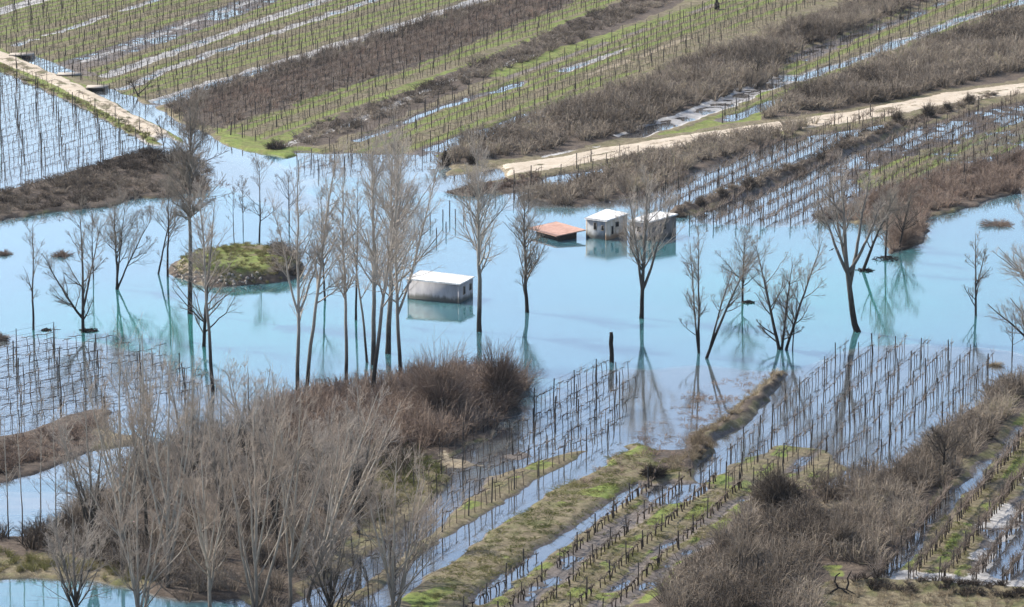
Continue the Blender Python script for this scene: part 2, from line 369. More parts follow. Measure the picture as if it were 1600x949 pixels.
paint([(320, 196), (340, 222), (392, 238), (432, 252), (475, 246), (540, 256), (560, 240), (480, 236), (430, 236), (380, 215)], None, GREEN, m=(Z > 0))
paint([(540, 262), (545, 240), (640, 228), (700, 236), (690, 262), (640, 250)], None, GREEN, m=(Z > 0))
# banks and ridges
paint([(-300, 340), (0, 308), (120, 268), (225, 236), (300, 236), (338, 262), (330, 305), (262, 304), (180, 322), (60, 337), (0, 346), (-300, 360)], .4, LEAF)
paint([(800, 312), (860, 300), (990, 252), (1100, 226), (1290, 194), (1260, 205), (1180, 234), (1100, 264), (1050, 286), (1000, 306), (905, 326)], .35, LEAF)
paint([(1048, 332), (1170, 290), (1260, 256), (1330, 225), (1400, 198), (1470, 172), (1560, 150), (1500, 176), (1400, 209), (1330, 237), (1260, 268), (1170, 302), (1060, 340)], .35, LEAF)
paint([(1290, 262), (1380, 226), (1500, 180), (1700, 130), (1700, 260), (1600, 258), (1420, 296), (1330, 320), (1270, 310)], .0, LEAF)
paint([(1340, 268), (1440, 240), (1600, 190), (1720, 150), (1720, 180), (1600, 225), (1430, 285), (1350, 300)], .06, GREEN)
paint([(1260, 346), (1310, 336), (1400, 296), (1600, 244), (1720, 220), (1720, 280), (1600, 305), (1440, 338), (1455, 372), (1388, 405), (1372, 352), (1330, 346)], .22, LEAF)
paint([(690, 302), (770, 285), (860, 272), (830, 296), (740, 308)], .2, LEAF)
paint([(0, 690), (90, 664), (130, 640), (176, 648), (140, 700), (60, 742), (0, 754), (-300, 760), (-300, 700)], .25, LEAF)
paint([(-300, 860), (0, 838), (60, 834), (180, 760), (230, 700), (390, 660), (500, 618), (640, 592), (760, 582), (825, 600), (812, 640), (742, 690), (675, 722), (690, 760), (620, 800), (520, 860), (440, 960), (400, 1100), (380, 935), (260, 925), (120, 908), (0, 900), (-300, 905)], .35, LEAF)
paint([(-300, 868), (0, 866), (110, 880), (240, 905), (240, 922), (120, 908), (0, 902), (-300, 905)], .3, DRY)
paint([(590, 712), (650, 700), (705, 752), (680, 772), (600, 822), (540, 850)], .3, DRY)
paint([(662, 722), (690, 706), (772, 724), (760, 733), (700, 735)], .08, SAND)
paint([(775, 712), (810, 698), (832, 706), (820, 718)], .05, MUD)
mk_ = paint([(560, 985), (640, 900), (700, 850), (880, 742), (958, 702), (1010, 684), (1050, 700), (1078, 752), (1000, 752), (735, 944), (690, 985)], .4, DRY)
cls[mk_&(fbm(X, Y, 4.5, 41) > .66)] = GREEN
paint([(690, 985), (735, 945), (1004, 754), (1080, 750), (1180, 765), (1300, 760), (1330, 772), (1180, 800), (1040, 930), (960, 1000)], .2, GREEN)
paint([(990, 690), (1060, 668), (1130, 640), (1190, 606), (1225, 576), (1232, 584), (1150, 650), (1072, 742), (1030, 735)], .12, LEAF)
paint([(1010, 660), (1090, 610), (1190, 572), (1222, 580), (1150, 640), (1060, 700), (1000, 700)], -.1, DRY)
mk_ = paint([(470, 965), (640, 835), (750, 756), (840, 715), (900, 704), (938, 700), (880, 738), (700, 852), (540, 975)], .2, DRY)
cls[mk_&(fbm(X, Y, 2.5, 43) > .47)] = GREEN
paint([(1100, 752), (1160, 716), (1230, 690), (1290, 700), (1340, 740), (1260, 764), (1150, 766)], .08, GREEN)
paint([(1640, 570), (1600, 592), (1556, 612), (1440, 700), (1372, 748), (1270, 770), (1180, 772), (1128, 842), (1000, 960), (960, 1100), (1500, 1100), (1700, 960), (1700, 925), (1380, 905), (1400, 862), (1452, 792), (1600, 642), (1640, 620)], .38, LEAF)
paint([(1280, 949), (1290, 915), (1400, 905), (1700, 925), (1700, 1100), (1260, 1100)], .4, DRY)
paint([(1264, 790), (1320, 788), (1328, 806), (1290, 812)], .22, SAND); paint([(1276, 797), (1312, 795), (1318, 806), (1280, 812)], -.15, MUD)
paint([(1275, 888), (1318, 892), (1318, 908), (1290, 912)], .3, GREEN)
paint([(1385, 905), (1440, 824), (1600, 655), (1800, 500), (1800, 920), (1600, 914), (1410, 905)], .13, GREEN)
mk_ = paint([(1500, 905), (1540, 830), (1620, 720), (1800, 560), (1800, 920), (1600, 910)], .03, MUD)
cls[mk_&(fbm(X, Y, 2.2, 61) > .52)] = SILT
paint([(1375, 910), (1385, 888), (1500, 893), (1800, 896), (1800, 924), (1600, 920), (1500, 914)], .03, SILT)
paint([(1525, 895), (1560, 870), (1600, 800), (1680, 780), (1660, 890), (1600, 905)], -.03, SILT)
# strips of standing water, mud and grass along the rows
for pts, wd, z, c in (
    ([(128, 100), (250, 58), (420, -4)], 6.5, .03, MUD), ([(132, 97), (250, 55), (420, -8)], 1.5, .03, SILT), ([(165, 120), (240, 94), (400, 38), (520, -5)], 2.6, .03, SILT),
    ([(190, 140), (270, 106), (400, 62), (600, -5)], 2.0, .01, SILT), ([(250, 158), (400, 112), (500, 82), (620, 43), (780, -8)], 3.2, .04, SILT),
    ([(250, 160), (330, 136), (420, 108)], 2.8, -.05, SILT),
    ([(20, 72), (110, 45), (270, -8)], 1.6, .01, SILT), ([(-10, 22), (90, -8)], 3.5, .05, SILT), ([(210, 172), (250, 164), (300, 150)], 3, -.05, MUD),
    ([(150, 100), (110, 110), (130, 118)], 4, .15, MUD),
    ([(400, 165), (560, 118), (640, 92), (720, 65)], 1.3, -.01, MUD), ([(430, 235), (560, 190), (700, 130), (830, 88)], 1.6, -.01, SILT),
    ([(560, 222), (690, 168), (820, 130)], 2.0, -.02, MUD), ([(640, 250), (745, 213), (800, 193), (895, 163)], 4.0, -.05, MUD),
    ([(880, 112), (960, 80), (1060, 45), (1200, -5)], 2.6, -.04, SILT), ([(920, 118), (1080, 60)], 1.3, .1, SAND),
    ([(985, 214), (1060, 188), (1130, 162), (1215, 128), (1235, 122)], 4.5, .0, SILT), ([(985, 213), (1040, 196)], 3, -.06, SILT),
    ([(1130, 190), (1180, 172), (1225, 158)], 3.0, -.05, MUD), ([(1220, 100), (1330, 60), (1440, 20)], 2.4, -.02, MUD),
    ([(1250, 125), (1360, 85), (1500, 32), (1610, 0)], 2.6, -.02, SILT), ([(855, 248), (900, 240), (945, 232)], 2.2, -.05, SILT),
    ([(800, 116), (930, 76), (1060, 36), (1180, -4)], 9, .22, GREEN),
    ([(470, 955), (600, 868), (700, 790), (740, 752)], 3.0, -.12, MUD), ([(520, 985), (700, 860), (880, 744), (955, 702)], 3.2, -.15, MUD),
    ([(745, 940), (1002, 757)], 1.9, -.12, MUD), ([(770, 985), (900, 876), (1000, 806), (1062, 762)], 2.2, .0, MUD), ([(1040, 778), (1062, 762)], 4.5, -.1, MUD),
    ([(900, 985), (1000, 890), (1100, 818), (1165, 776)], 1.5, .0, MUD), ([(960, 960), (1060, 880), (1140, 828), (1190, 790)], 1.5, .0, MUD),
    ([(1378, 900), (1440, 832), (1500, 770), (1600, 668)], 1.5, -.10, MUD),
    ([(22, 88), (60, 101), (94, 117)], 5.0, -.35, BED), ([(150, 143), (200, 165), (260, 195), (330, 236)], 5.5, -.3, BED), ([(330, 236), (400, 262), (470, 290)], 8, -.5, BED),
    ):
    strip(pts, wd, z, c)
strip([(240, 218), (330, 257), (400, 290), (470, 322)], 9, -.45, BED); strip([(240, 218), (330, 257), (400, 290), (460, 318)], 5.5, -.04, SILT)  # pale silt colour on the drowned track paints in its white reflection
strip([(790, 270), (700, 286), (620, 300)], 5.5, -.12, SAND)
# tracks
def road(up, lo, z, c=ROAD): paint(up+lo[::-1], z, c)
rx, ry = Xn, Yn
Xn, Yn = X+(fbm(X, Y, 3, 8)-.5)*.8, Y+(fbm(X, Y, 3, 9)-.5)*1.6; PXn, PYn = PX(Xn, np.maximum(Yn, 200))
paint([(-200, 60), (0, 78), (60, 104), (150, 147), (220, 184), (290, 219), (290, 232), (235, 226), (200, 208), (130, 170), (75, 142), (0, 112), (-200, 90)], .28, GREEN)
road([(-300, 20), (0, 83), (60, 107), (150, 150), (220, 188), (262, 210), (280, 222)], [(-300, 40), (0, 101), (75, 130), (130, 160), (200, 200), (240, 219), (262, 226)], .45)
road([(262, 212), (285, 223), (330, 247), (400, 276), (460, 298)], [(242, 220), (262, 232), (330, 272), (370, 292), (430, 322)], -.10, SILT)  # submerged stretch, silt colour imitating the bright band reflected on the water
paint([(1700, 105), (1600, 130), (1480, 143), (1350, 170), (1200, 192), (1080, 208), (950, 229), (850, 248), (760, 258), (690, 270), (700, 296), (780, 288), (860, 276), (950, 262), (1080, 240), (1200, 222), (1350, 200), (1480, 176), (1600, 160), (1700, 140)], .32, DRY)
road([(1700, 110), (1600, 134), (1480, 149), (1350, 175), (1200, 197), (1080, 214), (950, 235), (850, 254), (780, 263), (735, 268)], [(1700, 127), (1600, 149), (1480, 166), (1350, 192), (1200, 213), (1080, 231), (950, 253), (850, 271), (790, 279), (735, 288)], .45)
road([(785, 262), (690, 276), (610, 288)], [(795, 279), (690, 300), (620, 312)], -.14, SAND)
for pts in ([(0, 92), (68, 119), (140, 155), (210, 194), (255, 218)], [(1700, 118), (1600, 141), (1480, 157), (1350, 183), (1200, 205), (1080, 222), (950, 244), (850, 262), (785, 270)]):
    D = linedist(pts); onr = cls == ROAD
    Z[onr&(np.abs(D-.85) < .28)] -= .10; cls[onr&(np.abs(D-.85) < .22)&(fbm(X, Y, 6, 51) > .5)] = SAND
    cls[onr&(D < .32)&(fbm(X, Y, 5, 52) > .52)] = DRY
# strip patterns inside the vineyards (bare soil under each row, grass between)
Zs = Z.copy()
for k, f in FIELDS.items():
    mk = inpoly(*PX(X, np.maximum(Y, 200)), f['poly'])&(Y > 200)
    s = X*f['dy']-Y*f['dx']; s0 = f.get('s0', 0.0); q = (s-s0)/f['sp']; dist = np.abs(q-np.round(q))*f['sp']; gap = np.floor(q).astype(int)
    bare = mk&(dist < .32+.35*vnoise(X, Y, 2.5, 5))&(cls == GREEN)
    cls[bare] = DRY
    hsh = _nt[(gap*7+3)&255, (len(k)*11)&255]
    wet = mk&(hsh > f.get('wet', .8))&(dist > .5)&((cls == GREEN)|(cls == LEAF))&(fbm(X, Y, 9, 6) > .46)
    Z[wet] -= .14; cls[wet] = MUD
    if k in ('bottom', 'corner', 'centre', 'right_lake'):
        nd = mk&(cls == GREEN)&(fbm(X, Y, 2.6, 71) > .47); cls[nd] = DRY
    brn = mk&(hsh < .25)&(cls == GREEN)&(dist > .3)
    cls[brn] = DRY
# smooth heights a little, add relief
def blur(A, n=1):
    for _ in range(n):
        B = A.copy(); B[1:-1] = (A[:-2]+2*A[1:-1]+A[2:])/4; A = B
        B = A.copy(); B[:, 1:-1] = (A[:, :-2]+2*A[:, 1:-1]+A[:, 2:])/4; A = B
    return A
Z = blur(Z, 3)
rel = (fbm(X, Y, 4, 10, 4)-.5)*.22+(fbm(X, Y, 1.0, 12, 3)-.5)*.12
Z = Z+rel*np.clip(1.2-np.clip(cls == ROAD, 0, 1)*.9, 0, 1)*np.where(cls == SILT, .6, 1)
# the reedy ridge, the bushy ridge, the berm in the bottom right corner and the island
def ridge(pts, width, h):
    global Z
    D = linedist(pts); Z = Z+h*np.exp(-(D/width)**2)*(Y > 200)*(.75+.5*vnoise(X, Y, 2.2, 21))
Xn, Yn = rx, ry
ridge([(1222, 584), (1150, 650), (1066, 738)], .7, .6)
ridge([(1055, 336), (1170, 297), (1260, 263), (1330, 232), (1400, 204)], 1.1, .6)
ridge([(1345, 922), (1480, 929), (1600, 934), (1700, 938)], .9, .45)
ridge([(-40, 330), (60, 305), (180, 275)], 3, .5)
ix, iy = G(372, 420); ix = float(ix); iy = float(iy)
sI = SC(372, 418); ax = 105/sI; ay = 29/sI/.215
ex = (X-ix)/ax; ey = (Y-iy)/ay; rr = np.hypot(ex, ey)*(1+.22*(fbm(X, Y, 4, 14)-.5))
hI = np.clip((1.02-rr)/.30, 0, 1); hI = hI*hI*(3-2*hI)
isl = 1.35*hI+.5*hI*(fbm(X, Y, 2.2, 15)-.5)+.25*np.clip(ex, -1, 1)*hI
Z = np.where(rr < 1.15, np.maximum(Z, -2.2+ (2.25)*np.clip((1.15-rr)/.14, 0, 1)+isl), Z)
cls[rr < 1.02] = LEAF; cls[rr < .86] = DRY; cls[(rr < .80)&(fbm(X, Y, 3.2, 16) > .40)] = GREEN
cls[(rr > .74)&(rr < 1.0)&(fbm(X, Y, 1.1, 18) > .68)&(ey < 0)] = SAND
Z = np.where(inner, Z, np.where(Y > 240, np.maximum(Z, .2), .3))
def wmask(c): return blur((cls == c).astype(float), 1).ravel()
ny, nx = X.shape
ii = np.arange(ny*nx).reshape(ny, nx)
quads = np.stack([ii[:-1, :-1], ii[:-1, 1:], ii[1:, 1:], ii[1:, :-1]], -1).reshape(-1, 4)
ground = mesh_np('ground', np.stack([X, Y, Z], -1).reshape(-1, 3), quads, M['ground'], smooth=True,
    attrs=dict(w_green=wmask(GREEN), w_mud=np.maximum(wmask(MUD), wmask(BED)), w_road=wmask(ROAD), w_leaf=wmask(LEAF), w_silt=wmask(SILT), w_sand=wmask(SAND)))
tag(ground, 'flat ground of flooded fields', 'ground', kind='structure'); del ground['category']
def gz(x, y):
    """ground height at world points"""
    x = np.atleast_1d(np.asarray(x, float)); y = np.atleast_1d(np.asarray(y, float))
    i = np.clip(np.searchsorted(xs, x)-1, 0, nx-2); j = np.clip(np.searchsorted(ys, y)-1, 0, ny-2)
    fx = (x-xs[i])/(xs[i+1]-xs[i]); fy = (y-ys[j])/(ys[j+1]-ys[j])
    return (Z[j, i]*(1-fx)+Z[j, i+1]*fx)*(1-fy)+(Z[j+1, i]*(1-fx)+Z[j+1, i+1]*fx)*fy
# water sheet
wx = np.concatenate([[-3000, -1000, -300, -140], np.arange(-112, 112.1, .7), [140, 300, 1000, 3000]])
wy = np.concatenate([[-3000, -500, 100, 240], np.arange(258, 672, .9), [700, 900, 1800, 3000]])
WX, WY = np.meshgrid(wx, wy)
Zb = blur(Z, 3)
i_ = np.clip(np.searchsorted(xs, WX)-1, 0, nx-2); j_ = np.clip(np.searchsorted(ys, WY)-1, 0, ny-2)
dep = np.clip(-Zb[j_, i_], 0, 3); dep = blur(dep, 1)
wpx, wpy = PX(WX, np.maximum(WY, 200))
turq = np.clip(1.15-np.hypot((wpx-330)/420, (wpy-510)/75), 0, 1)+.75*np.clip(1.2-np.hypot((wpx-1250)/400, (wpy-460)/95), 0, 1)+.4*np.clip(1-np.hypot((wpx-60)/120, (wpy-925)/40), 0, 1)
turq = np.clip(turq*1.2, 0, 1)
wi = np.arange(WX.size).reshape(WX.shape)
wq = np.stack([wi[:-1, :-1], wi[:-1, 1:], wi[1:, 1:], wi[1:, :-1]], -1).reshape(-1, 4)
water = mesh_np('water', np.stack([WX, WY, np.zeros_like(WX)], -1).reshape(-1, 3), wq, M['water'], smooth=True, attrs=dict(depth=dep.ravel(), turq=turq.ravel()))
tag(water, kind='structure')

# ------------------------------------------------------------------ haze
hv = np.array([(sx*2990., sy*2990., sz) for sz in (-4.2, 84.6+2) for sx, sy in ((-1, -1), (1, -1), (1, 1), (-1, 1))]); hv[:, :2] *= 1.02
hf = np.array([(0, 3, 2, 1), (4, 5, 6, 7), (0, 1, 5, 4), (1, 2, 6, 5), (2, 3, 7, 6), (3, 0, 4, 7)])
hm = mat('haze_air'); hn = N(hm); pv = hn.new('ShaderNodeVolumePrincipled'); pv.inputs['Color'].default_value = (.82, .90, 1, 1); pv.inputs['Density'].default_value = HAZE; pv.inputs['Anisotropy'].default_value = .3
hn.link(pv.outputs[0], hn.new('ShaderNodeOutputMaterial').inputs['Volume'])
hz = mesh_np('haze', hv, hf, hm); tag(hz, kind='stuff')

# ------------------------------------------------------------------ sheds
def stain_wall(name, a, b, low, zs=.9):
    m = mat(name); n = N(m); tc = n.new('ShaderNodeTexCoord').outputs['Object']
    mp = n.new('ShaderNodeMapping'); n.link(tc, mp.inputs[0]); mp.inputs['Scale'].default_value = (1, 1, .35)
    ns = n.noise(1.6, 6, .7, mp.outputs[0]); sx = n.new('ShaderNodeSeparateXYZ'); n.link(tc, sx.inputs[0])
    c = n.mix(n.mapr(ns, .35, .65), a, b)
    f = n.mapr(n.math('ADD', sx.outputs[2], n.math('MULTIPLY', n.math('SUBTRACT', ns, .5), 1.1)), zs*.35, zs*.8, .85, 0)
    n.finish(n.mix(f, c, low), .9, .15, ns, .3, .02); return m
M['wall_grey'] = stain_wall('grey_render', (.27, .26, .265), (.37, .355, .35), (.07, .07, .055), .9)
M['wall_white'] = stain_wall('flaking_whitewash', (.18, .19, .20), (.34, .345, .345), (.07, .07, .06), 1.0)
M['wall_tan'] = stain_wall('flaking_whitewash_rust', (.38, .30, .215), (.60, .53, .44), (.22, .13, .07), .9)
M['wall_brown'] = stain_wall('old_boards', (.10, .085, .075), (.20, .17, .15), (.05, .045, .04), .6)
M['roof_white'] = noisy('pale_roof_sheet', (.44, .42, .39), (.84, .83, .80), .9, .6, (2.5, .5, 1), .1)
M['roof_red'] = noisy('faded_red_roof', (.30, .17, .125), (.47, .29, .225), 1.3, .8)
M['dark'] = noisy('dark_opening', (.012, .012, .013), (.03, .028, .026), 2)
M['black_wood'] = noisy('dark_boards', (.02, .018, .017), (.06, .052, .045), 3)
M['frame'] = noisy('old_frame', (.16, .13, .10), (.28, .24, .19), 3)
M['concrete'] = noisy('concrete', (.26, .22, .18), (.42, .37, .31), 2)
def lerp(a, b, t): return a+(b-a)*t
def shed(name, corner, left, right, hts, ov, label, wl, wr, roofm, thick=.14, wins=(), down=1.6, roofexp=None, waves=True):
    """corner/left/right: waterline pixels of the near corner and the ends of the two visible walls; hts: heights of corner, left, far, right"""
    C0 = np.array(G(*corner)); L0 = np.array(G(*left)); R0 = np.array(G(*right))
    # square the plan
    dl = L0-C0; dr = R0-C0; Ll = np.hypot(*dl); Lr = np.hypot(*dr)
    dl /= Ll; p = np.array([dl[1], -dl[0]]); p = p if p@dr > 0 else -p
    dr = p; F0 = C0+dl*Ll+dr*Lr; L0 = C0+dl*Ll; R0 = C0+dr*Lr
    o = empty(name, (C0[0], C0[1], 0)); tag(o, label, 'shed')
    pts = [C0-C0, R0-C0, F0-C0, L0-C0]; hs = [hts[0], hts[3], hts[2], hts[1]]
    t = .18
    def wall(i, j, m):
        a, b = pts[i], pts[j]; d = (b-a)/np.hypot(*(b-a)); nrm = np.array([-d[1], d[0]])*t
        e = d*t if i in (1, 3) else d*0; a2 = a+e; b2 = b-e
        A = Acc(); bt = [(*a2, -down), (*b2, -down), (*(b2+nrm), -down), (*(a2+nrm), -down)]
        ha = lerp(hs[i], hs[j], .0); hb = hs[j]
        tp = [(*a2, ha), (*b2, hb), (*(b2+nrm), hb), (*(a2+nrm), ha)]
        A.hexa(bt, tp); return A.build('wall', m, o)
    # order is counter-clockwise seen from above: corner, right, far, left
    w1 = wall(0, 1, wr); w2 = wall(1, 2, wl); w3 = wall(2, 3, wr); w4 = wall(3, 0, wl)
    # corrugated roof sheet
    ex = ov; A = Acc(); nu, nv = (49, 7)
    e1 = (pts[1]-pts[0])/Lr; e3 = (pts[3]-pts[0])/Ll
    us = np.linspace(-ex/Ll, 1+ex/Ll, nu); vs = np.linspace(-ex/Lr, 1+ex/Lr, nv)
    U, Vv = np.meshgrid(us, vs)
    x = pts[0][0]+e3[0]*Ll*U+e1[0]*Lr*Vv; y = pts[0][1]+e3[1]*Ll*U+e1[1]*Lr*Vv
    z = (hs[0]*(1-U)+hs[3]*U)*(1-Vv)+(hs[1]*(1-U)+hs[2]*U)*Vv+.02+(.018*np.cos(np.arange(nu)*math.pi)[None] if waves else 0)
    z = z + .05*(fbm(U*5, Vv*5, 1, 3)-.5)
    top = np.stack([x, y, z+thick], -1).reshape(-1, 3); bot = np.stack([x, y, z], -1).reshape(-1, 3)
    id_ = np.arange(nu*nv).reshape(nv, nu); q = np.stack([id_[:-1, :-1], id_[:-1, 1:], id_[1:, 1:], id_[1:, :-1]], -1).reshape(-1, 4)
    rim = np.concatenate([id_[0], id_[1:, -1], id_[-1, ::-1][1:], id_[::-1, 0][1:]]); n_ = nu*nv
    sides = np.stack([rim[:-1], rim[1:], rim[1:]+n_, rim[:-1]+n_], -1)
    A.add(np.concatenate([top, bot]), np.concatenate([q, q[:, ::-1]+n_, sides])); rf = A.build('roof', roofm, o)
    for (side, u, zc, ww, hh) in wins:
        a, b = (pts[0], pts[1]) if side == 'r' else (pts[0], pts[3])
        d = (b-a)/np.hypot(*(b-a)); nr = np.array([d[1], -d[0]]) if side == 'r' else np.array([-d[1], d[0]])
        c = a+(b-a)*u; rz = math.atan2(d[1], d[0])
        A = Acc(); A.box((*(c+nr*.01), zc), (ww, .06, hh), rz); W_ = A.build('window', M['dark'], o)
        A = Acc()
        for sx_, sz_, w_, h_ in ((0, hh/2+.03, ww+.12, .06), (0, -hh/2-.03, ww+.12, .06), (ww/2+.03, 0, .06, hh), (-ww/2-.03, 0, .06, hh)):
            A.box((*(c+nr*.02+d*sx_), zc+sz_), (w_, .09, h_), rz)
        A.build('frame', M['frame'], W_)
    return o, pts, hs
s4 = 14.0
big, bp_, bh_ = shed('farm_shed', (718, 474), (636.5, 467), (749.5, 464.5), (1.95, 2.05, 2.2, 2.0), .14, 'long low grey shed with flat white roof, drowned behind the tall poplars', M['wall_grey'], M['wall_grey'], M['roof_white'],
     wins=(('r', .33, 1.15, .42, .78), ('r', .80, 1.2, .42, .6)))
mid, mp_, mh_ = shed('farm_shed', (947.8, 375.5), (915.5, 370.8), (975.5, 366.5), (2.15, 2.1, 2.5, 2.35), .12, 'small whitewashed shed with rust-stained right wall, middle of the three at the back', M['wall_white'], M['wall_tan'], M['roof_white'],
     wins=(('r', .50, 1.55, .55, .5), ('r', .27, 1.0, .3, .9), ('l', .55, 1.45, .3, .75), ('l', .18, 1.35, .28, .5)))
rt, rp_, rh_ = shed('farm_shed', (1014, 377), (984, 372), (1047, 366), (2.1, 1.95, 2.2, 2.3), .16, 'dark-walled shed with a pale flat roof behind the lone forked tree', M['wall_grey'], M['wall_brown'], M['roof_white'],
     wins=(('r', .55, 1.3, .6, .6), ('l', .5, 1.2, .5, .5)))
# open lean-to with the red roof
lt, lp_, lh_ = shed('lean_to', (872, 375.5), (838, 366), (905, 373.0), (.62, .62, .80, .78), .75, 'low drowned lean-to with dark walls under a faded red roof', M['black_wood'], M['black_wood'], M['roof_red'], thick=.12, waves=False)
lt['category'] = 'lean-to'
# culvert slabs over the roadside ditch
def culvert(px, py, L, label):
    x, y = map(float, G(px, py)); o = empty('culvert', (x, y, 0)); tag(o, label, 'culvert', 'culverts over the roadside ditch')
    A = Acc(); A.box((0, 0, .50), (L, 2.4, .10)); A.build('slab', M['concrete'], o)
    for s_ in (-1, 1):
        A = Acc(); A.box((s_*(L/2-.15), 0, 0), (.3, 2.2, .86)); A.build('abutment', M['concrete'], o)
    A = Acc(); A.box((0, .1, .1), (L-.62, 1.9, .66)); A.build('shade_block', M['dark'], o)  # near-black block fills the gap, standing in for the shade beneath the slab
culvert(34, 90, 3.6, 'concrete culvert slab over the ditch nearest the left edge of the photo')
culvert(108, 121, 3.4, 'concrete culvert slab between the two stretches of ditch water, middle of the three')
culvert(152, 141, 3.0, 'concrete culvert slab beside the green verge, nearest the small gnarled tree')

# ------------------------------------------------------------------ vine rows
VP_all = []       # x, y, z, angle, style, field
ORD = ['', 'first', 'second', 'third', 'fourth', 'fifth', 'sixth', 'seventh', 'eighth', 'ninth', 'tenth', 'eleventh', 'twelfth', 'thirteenth', 'fourteenth', 'fifteenth', 'sixteenth', 'seventeenth', 'eighteenth', 'nineteenth', 'twentieth']
ORD += ['twenty-'+o for o in ORD[1:10]]+['thirtieth']+['thirty-'+o for o in ORD[1:10]]+['fortieth']+['forty-'+o for o in ORD[1:10]]
for w1_, w2_ in (('fifty', 'fiftieth'), ('sixty', 'sixtieth'), ('seventy', 'seventieth'), ('eighty', 'eightieth'), ('ninety', 'ninetieth')): ORD += [w2_]+[w1_+'-'+o for o in ORD[1:10]]

def postmesh(i, h, r):
    g = np.random.default_rng(100+i); K = 5; zz = np.linspace(-.5, h, K)
    P = np.stack([np.cumsum(g.normal(0, .012, K)), np.cumsum(g.normal(0, .012, K)), zz], -1)[None]
    Rr = np.linspace(r*1.08, r*.88, K)[None]; V, q, _ = tubes(P, Rr, 7)
    V = V[:, [0, 1, 2]]; me_o = mesh_np('post', V, [q, np.arange(7*4, 7*5)[None]], M['post'])
    me = me_o.data; bpy.data.objects.remove(me_o); return me
PM = [postmesh(i, 1.0*(.93+.14*rng.random()), .046+.02*rng.random()) for i in range(6)]
row_count = 0
STEXT = dict(pruned='pruned', shoots='bushy brown', gnarled='gnarled low', canes='thin-caned', hedge='dense hedge-like')
def in_view(x, y, z=0, m=20):
    a, b = PX(x, y, z); return (a > -m)&(a < 1600+m)&(b > -m-5)&(b < 949+2*m)
for key, f in FIELDS.items():
    dx, dy = f['dx'], f['dy']; poly = np.array([G(*p) for p in f['poly']]).reshape(-1, 2)
    s = poly[:, 0]*dy-poly[:, 1]*dx; t = poly[:, 0]*dx+poly[:, 1]*dy
    i0, i1 = math.ceil(s.min()/f['sp']), math.floor(s.max()/f['sp'])
    n = len(poly); rows = []
    for i in range(i0, i1+1):
        ss = i*f['sp']; cuts = []
        for a in range(n):
            b = (a+1) % n
            if (s[a] > ss) != (s[b] > ss): cuts.append(t[a]+(t[b]-t[a])*(ss-s[a])/(s[b]-s[a]))
        cuts.sort()
        for c0, c1 in zip(cuts[::2], cuts[1::2]):
            if c1-c0 < 7: continue
            tt = np.arange(c0, c1, 1.0); x_ = ss*dy+tt*dx; y_ = -ss*dx+tt*dy
            v = in_view(x_, y_)
            if v.sum() < 6: continue
            tt = tt[v]; rows.append((ss, tt[0]-2, tt[-1]+2))
    nr = len(rows)
    for ri, (ss, t0, t1) in enumerate(rows):
        o = empty('vine_trellis', (ss*dy+t0*dx, -ss*dx+t0*dy, 0)); ox, oy = ss*dy+t0*dx, -ss*dx+t0*dy
        side = 'first from its left side' 
        k_ = ri+1
        tag(o, f"{ORD[k_]} row from the left of {STEXT[f['vs']]} vines, {f['txt']}" if nr > 1 else f"lone row of {STEXT[f['vs']]} vines, {f['txt']}", 'vine trellis', 'trellis rows in the '+f['txt'])
        T = np.arange(t0, t1, 5.0)+rng.normal(0, .25, len(np.arange(t0, t1, 5.0)))
        px_ = ss*dy+T*dx+rng.normal(0, .07, len(T)); py_ = -ss*dx+T*dy; zz = np.maximum(gz(px_, py_), -.35)
        tops = []
        for a, b, z_ in zip(px_, py_, zz):
            if rng.random() < .05: continue
            h = f['ph']*rng.uniform(.86, 1.12)
            p = bpy.data.objects.new('post', PM[rng.integers(6)]); col.objects.link(p); p.parent = o
            p.location = (a-ox, b-oy, z_); th = rng.uniform(.85, 1.3)
            p.scale = (th, th, h); p.rotation_euler = (rng.normal(0, .035), rng.normal(0, .035), rng.uniform(0, 6)); tops.append((a-ox, b-oy, z_, h))
        if len(tops) > 1:
            for hf in (.42, .68, .92):
                pts = []
                for q0, q1 in zip(tops[:-1], tops[1:]):
                    for u in (0, .5):
                        pts.append([lerp(q0[0], q1[0], u), lerp(q0[1], q1[1], u), lerp(q0[2]+q0[3]*hf, q1[2]+q1[3]*hf, u)-.05*(u > 0)])
                q1 = tops[-1]; pts.append([q1[0], q1[1], q1[2]+q1[3]*hf])
                P = np.array(pts)[None]; V, q, _ = tubes(P, np.full(P.shape[:2], .009 if key not in ('right_lake', 'centre', 'low_left') else .012), 3)
                mesh_np('wire', V, q, M['wire'], o)
        step = dict(pruned=1.25, shoots=.9, gnarled=1.0, canes=1.25, hedge=.65)[f['vs']]
        T = np.arange(t0+.4, t1, step); T = T+rng.normal(0, .15, len(T)); T = T[rng.random(len(T)) > .08]
        x_ = ss*dy+T*dx+rng.normal(0, .06, len(T)); y_ = -ss*dx+T*dy
        z_ = gz(x_, y_); v = in_view(x_, y_)&(z_ > -1.2)
        for q_, (a, b, c) in enumerate(zip(x_[v], y_[v], z_[v])): VP_all.append((a, b, max(c, -.4), math.atan2(dy, dx), f['vs'], key, k_, q_+1))
        row_count += 1
print('rows', row_count, 'vines', len(VP_all))

